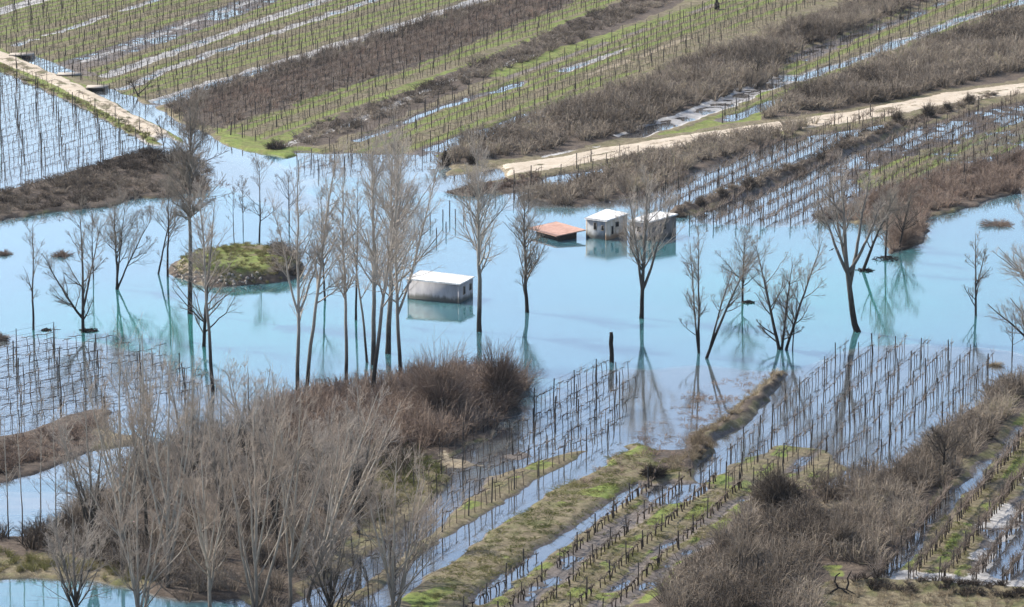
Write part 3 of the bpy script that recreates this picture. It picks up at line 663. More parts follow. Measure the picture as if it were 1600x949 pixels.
def vine_geo(g, style):
    """unit grapevine along local +x; returns lists of (P, R, tint) with 4-point paths"""
    Ps, Rs, Ts = [], [], []
    def path(a, b, bend, r0, r1, tint, mid=.5):
        a = np.array(a, float); b = np.array(b, float)
        m1 = lerp(a, b, .33)+np.array(bend)*.8; m2 = lerp(a, b, .67)+np.array(bend)
        Ps.append([a, m1, m2, b]); Rs.append([r0, lerp(r0, r1, .33), lerp(r0, r1, .67), r1]); Ts.append(tint)
    h = dict(pruned=.85, shoots=.75, gnarled=.65, canes=1.25, hedge=.8)[style]*g.uniform(.85, 1.15)
    k = dict(pruned=.026, shoots=.03, gnarled=.06, canes=.028, hedge=.045)[style]
    tp = (g.normal(0, .08), g.normal(0, .05), h)
    path((0, 0, -.35), tp, (g.normal(0, .07), g.normal(0, .06), 0), k*1.2, k, g.uniform(0, .3))
    for s in (-1, 1):
        L = g.uniform(.6, .85) if style != 'gnarled' else g.uniform(.25, .6)
        path(tp, (tp[0]+s*L, g.normal(0, .06), h+g.uniform(-.12, .10)), (0, g.normal(0, .06), g.uniform(-.1, .12)), (.034 if style == 'canes' else k*.8), (.022 if style == 'canes' else k*.5), g.uniform(.0, .3))
    ns, hl, sp, rr = dict(pruned=(5, .5, .12, .011), shoots=(11, .85, .25, .016), gnarled=(5, .4, .18, .022), canes=(8, .55, .22, .009), hedge=(20, .75, .28, .015))[style]
    for _ in range(ns):
        x0 = g.uniform(-.5, .5); z0 = h*g.uniform(.8, 1.1); L = hl*g.uniform(.5, 1.2)
        path((x0, 0, z0), (x0+g.normal(0, sp), g.normal(0, sp*1.1), z0+L*g.uniform(.65, 1)), (g.normal(0, .05), g.normal(0, .05), 0), rr, rr*.5, g.uniform(.35, 1))
    return np.array(Ps), np.array(Rs), np.array(Ts)
VG = {s: [vine_geo(np.random.default_rng(50+i), s) for i in range(7)] for s in STEXT}
VP_all.sort(key=lambda v: v[0]**2+v[1]**2)
vm = {}
def put_vine(x, y, z, a, st, key, k_, q_):
    i = int(rng.integers(7))
    if (st, i) not in vm:
        P, Rr, T = VG[st][i]; V, q, t = tubes(P, Rr, 4, T); o = mesh_np('grape_vine', V, q, M['vine'], tint=t); vm[(st, i)] = o.data; bpy.data.objects.remove(o)
    o = bpy.data.objects.new('grape_vine', vm[(st, i)]); col.objects.link(o)
    o.location = (x, y, z); o.rotation_euler = (0, 0, a+(math.pi if rng.random() < .5 else 0)); sc_ = rng.uniform(.85, 1.15); o.scale = (sc_, sc_, sc_*rng.uniform(.9, 1.15))
    tag(o, f"{ORD[q_]} {STEXT[st]} vine from the near end, {ORD[k_]} row, {FIELDS[key]['txt']}", 'grapevine', f"grapevines on the {ORD[k_]} row of the {FIELDS[key]['txt']}")
for v in VP_all[:300]: put_vine(*v)
A = Acc()
rest = VP_all[300:]
for st in STEXT:
    for i in range(7):
        sel = [v for j, v in enumerate(rest) if v[4] == st and j % 7 == i]
        if not sel: continue
        P, Rr, T = VG[st][i]; L = np.array([v[:4] for v in sel])
        far = L[:, 1]
        ca, sa = np.cos(L[:, 3]), np.sin(L[:, 3]); scl = rng.uniform(.85, 1.2, len(L))
        p = P[None]*scl[:, None, None, None]
        X2 = p[..., 0]*ca[:, None, None]-p[..., 1]*sa[:, None, None]+L[:, 0, None, None]
        Y2 = p[..., 0]*sa[:, None, None]+p[..., 1]*ca[:, None, None]+L[:, 1, None, None]
        Z2 = p[..., 2]+L[:, 2, None, None]
        Q = np.stack([X2, Y2, Z2], -1).reshape(-1, 4, 3); Q = Q[:, [0, 1, 3]]
        Rq = np.broadcast_to(Rr[None], (len(L), *Rr.shape)).reshape(-1, 4)[:, [0, 1, 3]]*1.25
        Tq = (T[None]+rng.uniform(-.15, .15, (len(L), 1))).ravel()
        A.tubes(Q, Rq, 3, Tq)
vs_ = A.build('grape_vines', M['vine']); tag(vs_, 'thousands of bare grapevines on the more distant trellis rows', 'grapevines', kind='stuff')

# ------------------------------------------------------------------ trees
def unit(v): return v/(np.linalg.norm(v, axis=-1, keepdims=True)+1e-9)
def grow(g, P, Rr, n, t0, t1, ang, lenf, K, rat, up=.25, wob=.05, rmin=.006, tpow=1.0):
    """children of branches P (m,K0,3)"""
    m, K0, _ = P.shape; idx = np.repeat(np.arange(m), n); N_ = len(idx)
    t = t0+(t1-t0)*g.random(N_)**tpow; s = t*(K0-1); k = np.minimum(s.astype(int), K0-2); fr = (s-k)[:, None]
    a = P[idx, k]; b = P[idx, k+1]; p = a+(b-a)*fr; T = unit(b-a)
    r = Rr[idx, k]*(1-fr[:, 0])+Rr[idx, k+1]*fr[:, 0]
    q = unit(np.cross(T, g.normal(size=(N_, 3)))); an = ang[0]+(ang[1]-ang[0])*g.random(N_)
    d = T*np.cos(an)[:, None]+q*np.sin(an)[:, None]
    plen = np.linalg.norm(P[:, 1:]-P[:, :-1], axis=2).sum(1)[idx]
    L = plen*lenf(t)*g.uniform(.65, 1.2, N_)
    u = np.linspace(0, 1, K)
    Q = p[:, None]+L[:, None, None]*(d[:, None]*u[None, :, None]+np.array([0, 0, 1.])[None, None]*(up*u**2)[None, :, None])
    wv = np.cumsum(g.normal(0, wob, (N_, K, 3))*np.array([1, 1, .6]), 1)*L[:, None, None]; wv -= wv[:, :1]; Q = Q+wv*u[None, :, None]
    r0 = np.minimum(np.maximum(r*rat, rmin), r*.95); R2 = r0[:, None]*(1-.75*u[None])+.0; R2 = np.maximum(R2, rmin*.6)
    return Q, R2
tree_no = 0
def tree(base, top, label, width=None, style='poplar', stems=None, seed=None, r=None, dens=1.0, cat='tree', group=None, mats=('bark', 'twig'), z=None, name='bare_tree', fork=None, crown0=.3, twigr=1.0, curve=1.1):
    """base, top: photo pixels of foot and tip. style poplar|round|willow|ivy. stems: list of (dx,dy,h fraction) extra leaning stems"""
    global tree_no; tree_no += 1
    g = np.random.default_rng(seed if seed is not None else 1000+tree_no*7)
    x, y = map(float, G(*base)); s = SC(*base); H = (base[1]-top[1])/s/.978; lean = (top[0]-base[0])/s
    gzv = float(gz(x, y)[0]); zb = gzv if z is None else z
    if gzv > .0: pass
    o = empty(name, (x, y, min(zb, 0) if gzv < 0 else gzv)); oz = o.location[2]
    tag(o, label, cat, group)
    z0 = (0.0 if gzv < 0 else gzv)-oz       # visible foot
    r = r or max(.07, H*.0105)
    K = 14; u = np.linspace(0, 1, K)
    stems = stems or [(lean, 0, 1.0)]
    TP, TR = [], []
    for i, st in enumerate(stems):
        lx, ly, hf = st[:3]; f0 = st[3] if len(st) > 3 else 0.0       # f0: leaves the first stem at this fraction
        if f0 > 0:
            kk = int(f0*(K-1)); b0 = TP[0][kk]; rr0 = TR[0][kk]*.8; Lh = H*hf-(b0[2]-z0)
            P = np.stack([b0[0]+(lx-b0[0])*u**.85, b0[1]+(ly-b0[1])*u**.85, b0[2]+Lh*u], -1)
        else:
            off = (0 if i == 0 else g.normal(0, .35)); rr0 = r*(1 if i == 0 else .8)
            P = np.stack([off+(lx-off)*u**curve, ly*u**1.1+np.zeros(K), z0-.6+(H*hf+.6)*u], -1)
        wv = np.cumsum(g.normal(0, .016*H/3, (K, 2)), 0)*.5; wv -= wv[:1]; P[:, :2] += wv*np.minimum(1, u*4)[:, None]*(1-.0*u[:, None])
        TP.append(P); TR.append(rr0*(1-u*.93)**.8*np.where(u < .06, 1.2, 1))
    TP = np.array(TP); TR = np.array(TR)
    W = width/s/2 if width else H*.2
    A = Acc(); A.tubes(TP, TR, 8)
    if style == 'poplar': nl = int(26*dens); ang = (R_(28), R_(55)); lf = lambda t: (W/H)*1.9*(1.12-t)**.7; up = .28
    elif style == 'round': nl = int(22*dens); ang = (R_(30), R_(65)); lf = lambda t: (W/H)*1.25*(1.25-t)**.5; up = .22
    elif style == 'willow': nl = int(30*dens); ang = (R_(30), R_(60)); lf = lambda t: (W/H)*1.1*(1.2-t)**.4; up = .30
    else: nl = int(34*dens); ang = (R_(30), R_(75)); lf = lambda t: (W/H)*1.25*(1.15-t)**.3*g.uniform(.4, 1.2, len(t)); up = .15
    nl = max(8, int(nl/len(stems)**.6))
    B1, R1 = grow(g, TP, TR, nl, crown0, .97, ang, lf, 8, .52, up, .035, .022)
    k1 = int(len(B1)*.45); A.tubes(B1[:k1], R1[:k1], 5)
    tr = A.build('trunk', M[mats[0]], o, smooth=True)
    C = Acc(); C.tubes(B1[k1:], R1[k1:], 4)
    allp = np.concatenate([B1]); 
    B2, R2 = grow(g, B1, R1, int(8*min(dens, 1.3)), .15, .95, (R_(22), R_(50)), lambda t: .55*(1.15-t), 5, .55, .2, .05, .0135*twigr)
    C.tubes(B2, R2, 3)
    B3, R3 = grow(g, B2, R2, 5, .1, .98, (R_(20), R_(50)), lambda t: .6*(1.2-t), 4, .6, .15, .06, .0095*twigr)
    C.tubes(B3, R3, 3)
    B4, R4 = grow(g, B3, R3, 3, .2, .95, (R_(20), R_(50)), lambda t: .6*(1.2-t)+0*t, 3, .7, .15, .05, .007*twigr)
    C.tubes(B4, R4, 3)
    # long leaders of the stems
    B5, R5 = grow(g, TP, TR, int(16*dens/len(stems)**.5), .55, 1.0, (R_(10), R_(35)), lambda t: .16+0*t, 5, .5, .2, .04, .014); C.tubes(B5, R5, 3)
    B6, R6 = grow(g, B5, R5, 8, .1, .95, (R_(20), R_(45)), lambda t: .4*(1.2-t), 4, .6, .2, .06, .008*twigr); C.tubes(B6, R6, 3)
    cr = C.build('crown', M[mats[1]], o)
    o['_h'] = H; del o['_h']
    return o
DK = ('bark_dark', 'twig_dark')
LG = 'bare trees standing in the lake'
TREES = [
 dict(base=(52, 515), top=(56, 352), label='slim bare tree with a kinked foot in the water nearest the left edge', width=70, style='round', r=.13, dens=.6, crown0=.25, mats=DK),
 dict(base=(130, 519), top=(128, 326), label='bare tree with a twiggy skirt and drifted debris round its foot', width=95, style='round', stems=[(-.1, 0, 1), (-4.2, 1, .62, .2), (2.0, 1, .9, .3)], r=.19, mats=DK, crown0=.12),
 dict(base=(146, 436), top=(150, 330), label='thin grey bare tree just behind the tree with the twiggy skirt', width=50, style='poplar', dens=.6, mats=DK, crown0=.3),
 dict(base=(184, 452), top=(196, 312), label='bare tree on three dark stems with splayed reflections, left of the island', width=95, style='willow', stems=[(-.2, 0, .95), (1.2, 0, 1), (4.0, .5, .8)], r=.15, mats=DK, crown0=.3),
 dict(base=(246, 428), top=(250, 300), label='slanting thin bare tree at the left tip of the island', width=60, style='poplar', stems=[(2.2, 0, 1)], r=.12, dens=.7, mats=DK),
 dict(base=(262, 432), top=(266, 272), label='straight bare tree beside the left tip of the island', width=70, style='poplar', dens=.9, r=.14, mats=DK, crown0=.25),
 dict(base=(297, 490), top=(300, 158), label='tallest dark tree in front of the island with a dense tangled top', width=100, style='ivy', dens=1.9, r=.27, mats=DK, crown0=.42, twigr=1.5),
 dict(base=(318, 541), top=(342, 330), label='leaning bare tree with long low branches reaching left before the island', width=110, style='round', dens=.7, r=.2, mats=DK, crown0=.1),
 dict(base=(333, 612), top=(318, 286), label='tall thin bare tree rising from the thicket edge before the island', width=80, style='poplar', dens=1.0, r=.2, crown0=.45),
 dict(base=(405, 378), top=(408, 255), label='small dark bare tree behind the island, right of the two saplings', width=60, style='round', dens=.7, r=.12, mats=DK),
 dict(base=(366, 378), top=(366, 290), label='thin sapling behind the island, left of its pair', width=30, style='poplar', dens=.4, r=.06, mats=DK),
 dict(base=(380, 362), top=(380, 280), label='sapling with fanned reflection behind the island, right of its pair', width=38, style='willow', dens=.5, r=.06, mats=DK),
 dict(base=(465, 618), top=(468, 268), label='pale poplar forking low in front of the right end of the island', width=95, style='poplar', stems=[(.2, 0, 1), (3.5, 0, .8, .42), (-2.2, 0, .85, .45)], r=.22, dens=1.1, crown0=.3),
 dict(base=(478, 616), top=(528, 250), label='poplar leaning right beside the low forking poplar', width=75, style='poplar', r=.22, dens=1.0, crown0=.4),
 dict(base=(452, 350), top=(452, 272), label='far thin bare tree behind the right end of the island', width=45, style='poplar', dens=.5, r=.09, mats=DK),
 dict(base=(541, 604), top=(536, 262), label='straight slender poplar between the leaning poplar and the poplar group', width=70, style='poplar', r=.2, dens=1.0, crown0=.4),
 dict(base=(574, 566), top=(548, 300), label='thin poplar leaning left at the left of the poplar group', width=60, style='poplar', r=.14, dens=.7, crown0=.35),
 dict(base=(583, 570), top=(585, 228), label='dark upright poplar at the heart of the poplar group left of the big grey shed', width=105, style='poplar', r=.27, dens=1.2, crown0=.35),
 dict(base=(580, 632), top=(634, 240), label='poplar leaning right across the poplar group, its foot in the thicket', width=95, style='poplar', r=.23, dens=1.1, crown0=.35),
 dict(base=(606, 552), top=(612, 218), label='thickest poplar of the group beside the left end of the big grey shed', width=120, style='poplar', r=.3, dens=1.3, crown0=.3),
 dict(base=(626, 600), top=(650, 226), label='forked poplar at the right of the poplar group in front of the big grey shed', width=110, style='poplar', stems=[(-.3, 0, 1), (3.6, 0, .9, .35)], r=.22, dens=1.2, crown0=.3),
 dict(base=(508, 470), top=(505, 300), label='thin poplar in the water behind the leaning poplar', width=55, style='poplar', r=.13, dens=.7, mats=DK),
 dict(base=(556, 500), top=(560, 290), label='slim poplar standing behind the poplar group', width=60, style='poplar', r=.14, dens=.7, mats=DK),
 dict(base=(749, 518), top=(745, 236), label='lone dark poplar at the right end of the big grey shed', width=105, style='poplar', r=.28, dens=1.3, crown0=.3),
 dict(base=(824, 488), top=(818, 300), label='spreading bare tree in the water between the big grey shed and the stump', width=95, style='willow', r=.23, dens=1.1, mats=DK, crown0=.15),
 dict(base=(1002, 497), top=(1024, 278), label='lone forked tree with a curved foot in front of the dark-walled shed', width=88, style='poplar', stems=[(.8, 0, 1), (3.2, 0, .85, .3), (-1.2, 0, .88, .3)], r=.25, dens=1.1, crown0=.33, mats=('bark_dark', 'twig')),
 dict(base=(1092, 552), top=(1098, 362), label='slender upright tree whose foot touches the V-shaped tree', width=60, style='willow', stems=[(-.1, 0, 1), (-.9, 0, .9)], r=.15, dens=.8, mats=DK, crown0=.2),
 dict(base=(1101, 560), top=(1150, 395), label='V-shaped tree leaning right with two bare stems', width=70, style='willow', stems=[(4.8, 0, 1), (2.6, 0, .85)], r=.17, dens=.7, mats=DK, crown0=.45),
 dict(base=(1160, 471), top=(1163, 368), label='small round-crowned tree with a fan of reflected branches', width=70, style='round', r=.14, dens=1.0, mats=DK, crown0=.2),
 dict(base=(1219, 546), top=(1212, 374), label='wide bare tree spreading from three stems with a tangle at the waterline', width=90, style='willow', stems=[(-2.6, 0, .95), (4.0, 0, 1), (1.0, 0, .8)], r=.2, dens=1.0, mats=DK, crown0=.1),
 dict(base=(1238, 546), top=(1246, 440), label='thin straight stem just right of the wide three-stemmed tree', width=26, style='poplar', r=.08, dens=.4, mats=DK),
 dict(base=(1343, 518), top=(1318, 266), label='big old tree leaning left over a thick black trunk at the right of the lake', width=100, style='poplar', curve=.6, stems=[(-2.4, 0, 1), (-4.6, 0, .82, .42), (.6, 0, .95, .38), (2.2, 0, .8, .45), (-3.2, .5, .9, .5)], r=.36, dens=1.1, crown0=.52, mats=('bark_dark', 'twig')),
 dict(base=(1346, 424), top=(1398, 300), label='crooked tree just behind the big leaning tree', width=60, style='willow', r=.2, dens=.7, mats=DK),
 dict(base=(1383, 406), top=(1386, 305), label='upright bare tree on a clump of debris near the right bank', width=65, style='round', r=.14, dens=.9, mats=DK, crown0=.25),
 dict(base=(1404, 389), top=(1424, 300), label='bare tree on a dark root mound against the right bank brush', width=60, style='round', r=.13, dens=.9, mats=DK),
 dict(base=(1525, 493), top=(1522, 366), label='small tree with a round twiggy skirt alone in the right part of the lake', width=48, style='round', stems=[(-.4, 0, 1), (1.0, 0, .85, .4)], r=.14, dens=.8, mats=DK, crown0=.12),
 dict(base=(1612, 560), top=(1606, 330), label='large spreading tree half out of the photo at the right edge of the lake', width=130, style='round', r=.3, dens=1.4, crown0=.12, twigr=1.2),
 dict(base=(1582, 556), top=(1580, 490), label='dead pale-barked sapling beside the large tree at the right edge', width=50, style='round', r=.08, dens=.5),
 dict(base=(219, 152), top=(212, 127), label='gnarled little fruit tree beside the pale track crossing', width=26, style='round', stems=[(-1.3, 0, .95), (1.6, 0, .9, .35)], r=.15, dens=.6, mats=DK, crown0=.5),
 dict(base=(1473, 748), top=(1476, 690), label='dark crooked little tree in the brush beside the bottom right vineyard', width=70, style='round', r=.12, dens=1.0, mats=DK, crown0=.3),
 dict(base=(258, 242), top=(250, 188), label='thin shrubby tree at the end of the flooded vineyard beside the track', width=34, style='willow', r=.08, dens=.5, mats=DK),
 dict(base=(1180, 130), top=(1185, 95), label='grey rounded shrub tree in the wide bramble band at the top right', width=60, style='round', r=.1, dens=.8, mats=DK),
]
for T_ in TREES:
    T_ = dict(T_); b = T_['base']
    if 170 < b[1] < 660 and b[1] > 255: T_['group'] = LG
    tree(**T_)
# the near thicket: individual pale poplars
NG = 'pale poplars of the near thicket'
near = [
 ((192, 905), (196, 545), 150, 1.4, 'pale poplar with a great V fork above the left pond'),
 ((262, 925), (268, 575), 130, 1.3, 'pale poplar right of the great V-forked one'),
 ((330, 985), (320, 690), 130, 1.3, 'pale poplar at the foot of the photo below the left thicket'),
 ((400, 985), (408, 640), 150, 1.4, 'many-limbed pale poplar at the foot of the photo, centre of the thicket'),
 ((452, 975), (480, 620), 140, 1.4, 'pale poplar leaning a little right in the near thicket'),
 ((478, 935), (592, 610), 130, 1.3, 'dark-trunked poplar leaning far right out of the thicket'),
 ((612, 1000), (618, 720), 150, 1.3, 'open pale tree with spreading limbs over the bottom of the central vineyard'),
 ((350, 880), (352, 590), 110, 1.2, 'slim poplar in the middle of the thicket, behind the many-limbed one'),
 ((560, 840), (560, 610), 100, 1.1, 'bushy grey poplar on the right flank of the thicket'),
 ((230, 860), (228, 525), 100, 1.0, 'slender poplar reaching up over the flooded rows at the left'),
 ((150, 880), (140, 640), 100, 1.2, 'brown bushy tree at the left shoulder of the thicket'),
 ((432, 860), (430, 590), 100, 1.2, 'grey-brown poplar before the island side of the thicket'),
 ((515, 900), (520, 650), 110, 1.2, 'short dense poplar beside the far-leaning one'),
 ((300, 820), (300, 560), 90, 1.0, 'thin brown tree at the back of the thicket'),
 ((390, 775), (392, 580), 90, 1.1, 'back-row brown tree where the thicket meets the lake'),
 ((120, 1000), (116, 800), 110, 1.1, 'low spreading tree over the pond in the bottom left corner'),
 ((215, 1000), (220, 760), 120, 1.3, 'dense pale tree at the bottom left beside the pond'),
 ((520, 1010), (516, 800), 110, 1.1, 'low pale tree at the bottom edge left of the open pale tree'),
 ((14, 850), (12, 650), 30, .4, 'bare whip-thin sapling nearest the left edge beside the pond'),
 ((36, 858), (30, 640), 34, .4, 'thin pale sapling, second from the left edge beside the pond'),
 ((62, 850), (72, 630), 40, .5, 'leaning pale sapling by the left pond'),
 ((88, 862), (86, 655), 40, .5, 'upright grey sapling at the edge of the left pond and the brush'),
 ((106, 845), (112, 640), 50, .6, 'darker sapling between the pale saplings and the thicket'),
]
for b, t, wd, dn, lb in near:
    gg = np.random.default_rng(int(b[0])); Hn = (b[1]-t[1])/SC(*b); l0 = (t[0]-b[0])/SC(*b)
    sts = [(l0, 0, 1)] if dn < .8 else [(l0, 0, 1)]+[(l0*.8+gg.normal(0, .5)+ (1 if j % 2 else -1)*wd/SC(*b)*gg.uniform(.18, .42), gg.normal(0, 1.5), gg.uniform(.78, 1), gg.uniform(.12, .45)) for j in range(5)]
    tree(base=b, top=t, label=lb, stems=sts, width=wd, style='poplar', dens=dn*.62, group=NG if dn > .8 else 'thin saplings by the left pond', mats=('bark_near', 'twig_near') if wd > 110 or dn < .8 else ('bark', 'twig'), crown0=.18 if dn > .8 else .35, r=.17 if dn > .8 else .07, twigr=1.0)

# broken stump in the lake
x, y = map(float, G(955, 566)); g = np.random.default_rng(3)
K = 9; P = np.stack([np.linspace(.1, 0, K)+g.normal(0, .03, K), g.normal(0, .03, K), np.linspace(-1.5, 3.0, K)], -1)[None]
V, q, _ = tubes(P, np.array([[.27, .26, .25, .24, .22, .21, .22, .23, .16]]), 9)
V = V+g.normal(0, .015, V.shape)
st = mesh_np('tree_stump', V, [q, np.arange(72, 81)[None]], M['bark_dark'], smooth=False, loc=(x, y, 0)); tag(st, 'broken black tree stump standing alone in the middle of the lake', 'tree stump')

# ------------------------------------------------------------------ brush
def scatter(poly, dens, jitter=True):
    W_ = np.array([G(*p) for p in poly]).reshape(-1, 2); lo, hi = W_.min(0), W_.max(0)
    n = int((hi-lo).prod()*dens); n = min(n, 400000)
    p = rng.uniform(lo, hi, (n, 2)); m = inpoly(*PX(p[:, 0], p[:, 1]), poly); p = p[m]
    return p[in_view(p[:, 0], p[:, 1], 0, 60)]
def brush(name, poly, label, cat, dens, nt_, h, spread, m, r=.016, arch=.3, tmean=.5, kind='stuff', zmin=-.3, hn=9, clump=None, warp=.8):
    C = scatter(poly, dens)
    if not len(C): return
    C = C+ (np.stack([fbm(C[:, 0], C[:, 1], 4, 31), fbm(C[:, 0], C[:, 1], 4, 32)], -1)-.5)*warp*2
    z = gz(C[:, 0], C[:, 1]); k = z > zmin; C = C[k]; z = np.maximum(z[k], -.3)
    hs = h*(.45+1.1*fbm(C[:, 0], C[:, 1], hn, 33))*rng.uniform(.75, 1.2, len(C))
    tn = tmean+(fbm(C[:, 0], C[:, 1], 7, 35)-.5)*.8+rng.normal(0, .08, len(C))
    n = len(C)*nt_; i = np.repeat(np.arange(len(C)), nt_)
    a = rng.uniform(0, 2*math.pi, n); out = rng.random(n)**.7*spread*(.4+.6*hs[i]/h)
    b0 = np.stack([C[i, 0]+np.cos(a)*out*.25, C[i, 1]+np.sin(a)*out*.25, z[i]-.1], -1)
    hh = hs[i]*rng.uniform(.45, 1.05, n)*(1-.35*(out/spread)**2)
    tip = np.stack([C[i, 0]+np.cos(a)*out*1.3, C[i, 1]+np.sin(a)*out*1.3, z[i]+hh*(1-arch*rng.random(n))], -1)
    md = (b0+tip)/2; md[:, 2] = z[i]+hh*rng.uniform(.5, .8, n)
    tip[:, :2] += rng.normal(0, .12*spread, (n, 2))
    P = np.stack([b0, md, tip], 1); rr = r*rng.uniform(.6, 1.5, n)
    A = Acc(); A.tubes(P, np.stack([rr*1.3, rr, rr*.45], 1), 3, tn[i]+rng.normal(0, .12, n))
    # side twigs
    k2 = rng.random(n) < .8; Pm = P[k2]; d = Pm[:, 2]-Pm[:, 1]; s2 = Pm[:, 1]+d*rng.uniform(-.3, .5, (len(Pm), 1)); L = np.linalg.norm(d, axis=1)[:, None]
    e2 = s2+unit(d+L*rng.normal(0, .7, d.shape))*L*rng.uniform(.4, 1, (len(Pm), 1)); m2 = (s2+e2)/2+rng.normal(0, .05, e2.shape)
    A.tubes(np.stack([s2, m2, e2], 1), np.stack([rr[k2]*.8, rr[k2]*.6, rr[k2]*.35], 1), 3, (tn[i]+rng.normal(0, .12, n))[k2])
    o = A.build(name, m); return tag(o, label, cat, kind=kind)
BAND1 = [(692, 262), (705, 240), (870, 172), (1000, 137), (1050, 107), (1200, 58), (1400, -10), (1500, -40), (1440, 8), (1222, 92), (1210, 126), (1070, 174), (990, 208), (860, 240)]
BAND2 = [(1186, 190), (1240, 152), (1400, 90), (1600, 20), (1760, -40), (1760, 80), (1600, 112), (1400, 160)]
brush('bramble_thicket', BAND1, 'wide band of grey-brown brambles running up to the top right', 'brambles', .55, 26, 2.6, 1.5, M['brush'], .026)
brush('bramble_thicket', BAND2, 'grey-brown bramble band above the right-hand track', 'brambles', .55, 26, 2.3, 1.5, M['brush'], .026)
brush('bramble_thicket', [(262, 170), (310, 148), (500, 90), (780, 2), (830, -20), (850, -10), (520, 100), (330, 160), (275, 185)], 'narrow dark bramble strip beside the white wet track at the top', 'brambles', .6, 20, 1.7, 1.0, M['brush'], .024, tmean=.4)
brush('bramble_thicket', [(300, 170), (500, 104), (800, 6), (900, -40), (1000, -40), (860, 20), (640, 104), (360, 196)], 'sparse brown scrub among the unpruned vines at the top centre', 'scrub', .35, 14, 1.2, .8, M['brush_red'], .02, tmean=.75)
brush('bramble_thicket', [(420, 240), (500, 196), (640, 148), (900, 36), (1090, -40), (1170, -40), (810, 104), (600, 188), (500, 228)], 'low brown bramble strip between two green vineyards at the top centre', 'brambles', .55, 18, 1.1, 1.1, M['brush'], .024, tmean=.5)
brush('bramble_thicket', [(-120, 345), (0, 312), (120, 272), (225, 240), (300, 240), (334, 264), (326, 302), (262, 300), (180, 318), (60, 333), (0, 342)], 'dark brown scrub on the bank below the flooded left vineyard', 'scrub', .8, 22, .9, 1.0, M['brush'], .02, tmean=.35)
brush('bramble_thicket', [(800, 310), (870, 296), (990, 252), (1100, 226), (1290, 194), (1260, 203), (1180, 232), (1100, 262), (1050, 284), (1000, 304), (905, 324)], 'brown bramble bank running from behind the sheds up to the right-hand track', 'brambles', .7, 26, 1.8, 1.2, M['brush'], .022, tmean=.6)
brush('bramble_thicket', [(1048, 332), (1170, 290), (1260, 256), (1330, 225), (1400, 198), (1470, 172), (1560, 150), (1500, 176), (1400, 209), (1330, 237), (1260, 268), (1170, 302), (1060, 340)], 'brown scrub along the narrow ridge between the flooded right-hand vineyards', 'scrub', .9, 20, .8, .8, M['brush'], .02, tmean=.45)
brush('bramble_thicket', [(1260, 344), (1310, 334), (1400, 296), (1600, 246), (1700, 222), (1700, 275), (1600, 300), (1440, 336), (1450, 368), (1392, 398), (1376, 354), (1330, 345)], 'reddish brown brush on the right bank of the lake', 'brush', .7, 26, 1.7, 1.2, M['brush_red'], .02, tmean=.6)
brush('bramble_thicket', [(692, 302), (770, 286), (860, 273), (830, 294), (740, 306)], 'spit of brown scrub below the drowned end of the right-hand track', 'scrub', .9, 20, .7, .8, M['brush_red'], .02)
brush('bramble_thicket', [(384, 664), (500, 622), (640, 596), (760, 586), (822, 602), (810, 636), (740, 688), (668, 712), (600, 720), (540, 740), (420, 720)], 'dense reddish brown brush mound in front of the big grey shed', 'brush', .8, 34, 2.6, 1.5, M['brush_red'], .017, tmean=.5)
brush('bramble_thicket', [(110, 800), (180, 720), (260, 690), (400, 665), (600, 700), (640, 740), (560, 830), (470, 920), (420, 985), (300, 985), (260, 920), (120, 890)], 'tall tangled undergrowth beneath the near poplars', 'undergrowth', .34, 30, 2.3, 1.6, M['brush'], .015, tmean=.4)
brush('bramble_thicket', [(-60, 850), (60, 836), (130, 790), (200, 800), (240, 890), (120, 876), (0, 862)], 'dark brush behind the green bank at the bottom left', 'brush', .7, 34, 2.2, 1.3, M['brush'], .016, tmean=.25)
brush('bramble_thicket', [(0, 700), (90, 672), (140, 655), (160, 670), (120, 705), (60, 735), (0, 748), (-60, 750), (-60, 705)], 'low brown scrub on the strip between two waters at the left edge', 'scrub', .8, 22, .9, 1.0, M['brush_red'], .018, tmean=.4)
brush('bramble_thicket', [(1640, 575), (1600, 596), (1556, 618), (1440, 706), (1372, 752), (1275, 772), (1275, 790), (1330, 788), (1330, 815), (1275, 818), (1262, 780), (1190, 780), (1135, 842), (1010, 960), (1270, 985), (1290, 905), (1270, 880), (1325, 885), (1375, 900), (1395, 862), (1446, 792), (1596, 640), (1640, 612)], 'thick grey-brown brush filling the bottom right between two vineyards', 'brush', .8, 34, 2.3, 1.4, M['brush'], .017, tmean=.5)
brush('bramble_thicket', [(1330, 914), (1400, 919), (1700, 932), (1700, 948), (1400, 934), (1330, 926)], 'dark clipped-looking hedge on the berm along the bottom right vineyard', 'hedge', 1.6, 36, .7, .6, M['brush'], .016, tmean=.15)
brush('dry_grass', [(1272, 985), (1296, 918), (1400, 926), (1700, 940), (1700, 985)], 'dry grass and stalks below the berm at the bottom right', 'dry grass', 1.2, 18, .6, .5, M['straw'], .010, tmean=.35)
brush('dry_reeds', [(1000, 676), (1060, 652), (1150, 618), (1225, 572), (1234, 582), (1156, 652), (1074, 744), (1050, 742), (1056, 700)], 'tawny dry reeds along the low ridge running into the lake', 'reeds', 1.6, 26, .75, .55, M['straw'], .013, tmean=.35, arch=.6, zmin=.1)
brush('dry_reeds', [(960, 705), (1010, 660), (1080, 610), (1180, 572), (1225, 575), (1150, 640), (1060, 720), (1000, 745), (900, 760)], 'half drowned brown weeds left of the reedy ridge', 'weeds', .5, 14, .4, .7, M['brush_red'], .012, tmean=.75, zmin=-.6, arch=.6)
brush('rough_grass', [(640, 985), (735, 840), (880, 742), (958, 704), (1060, 690), (1072, 748), (1000, 752), (735, 942), (690, 985)], 'rough olive grass on the broad bank between the two central vineyards', 'rough grass', 1.6, 14, .2, .6, M['grassblade'], .011, tmean=.55, arch=.7, zmin=.1)
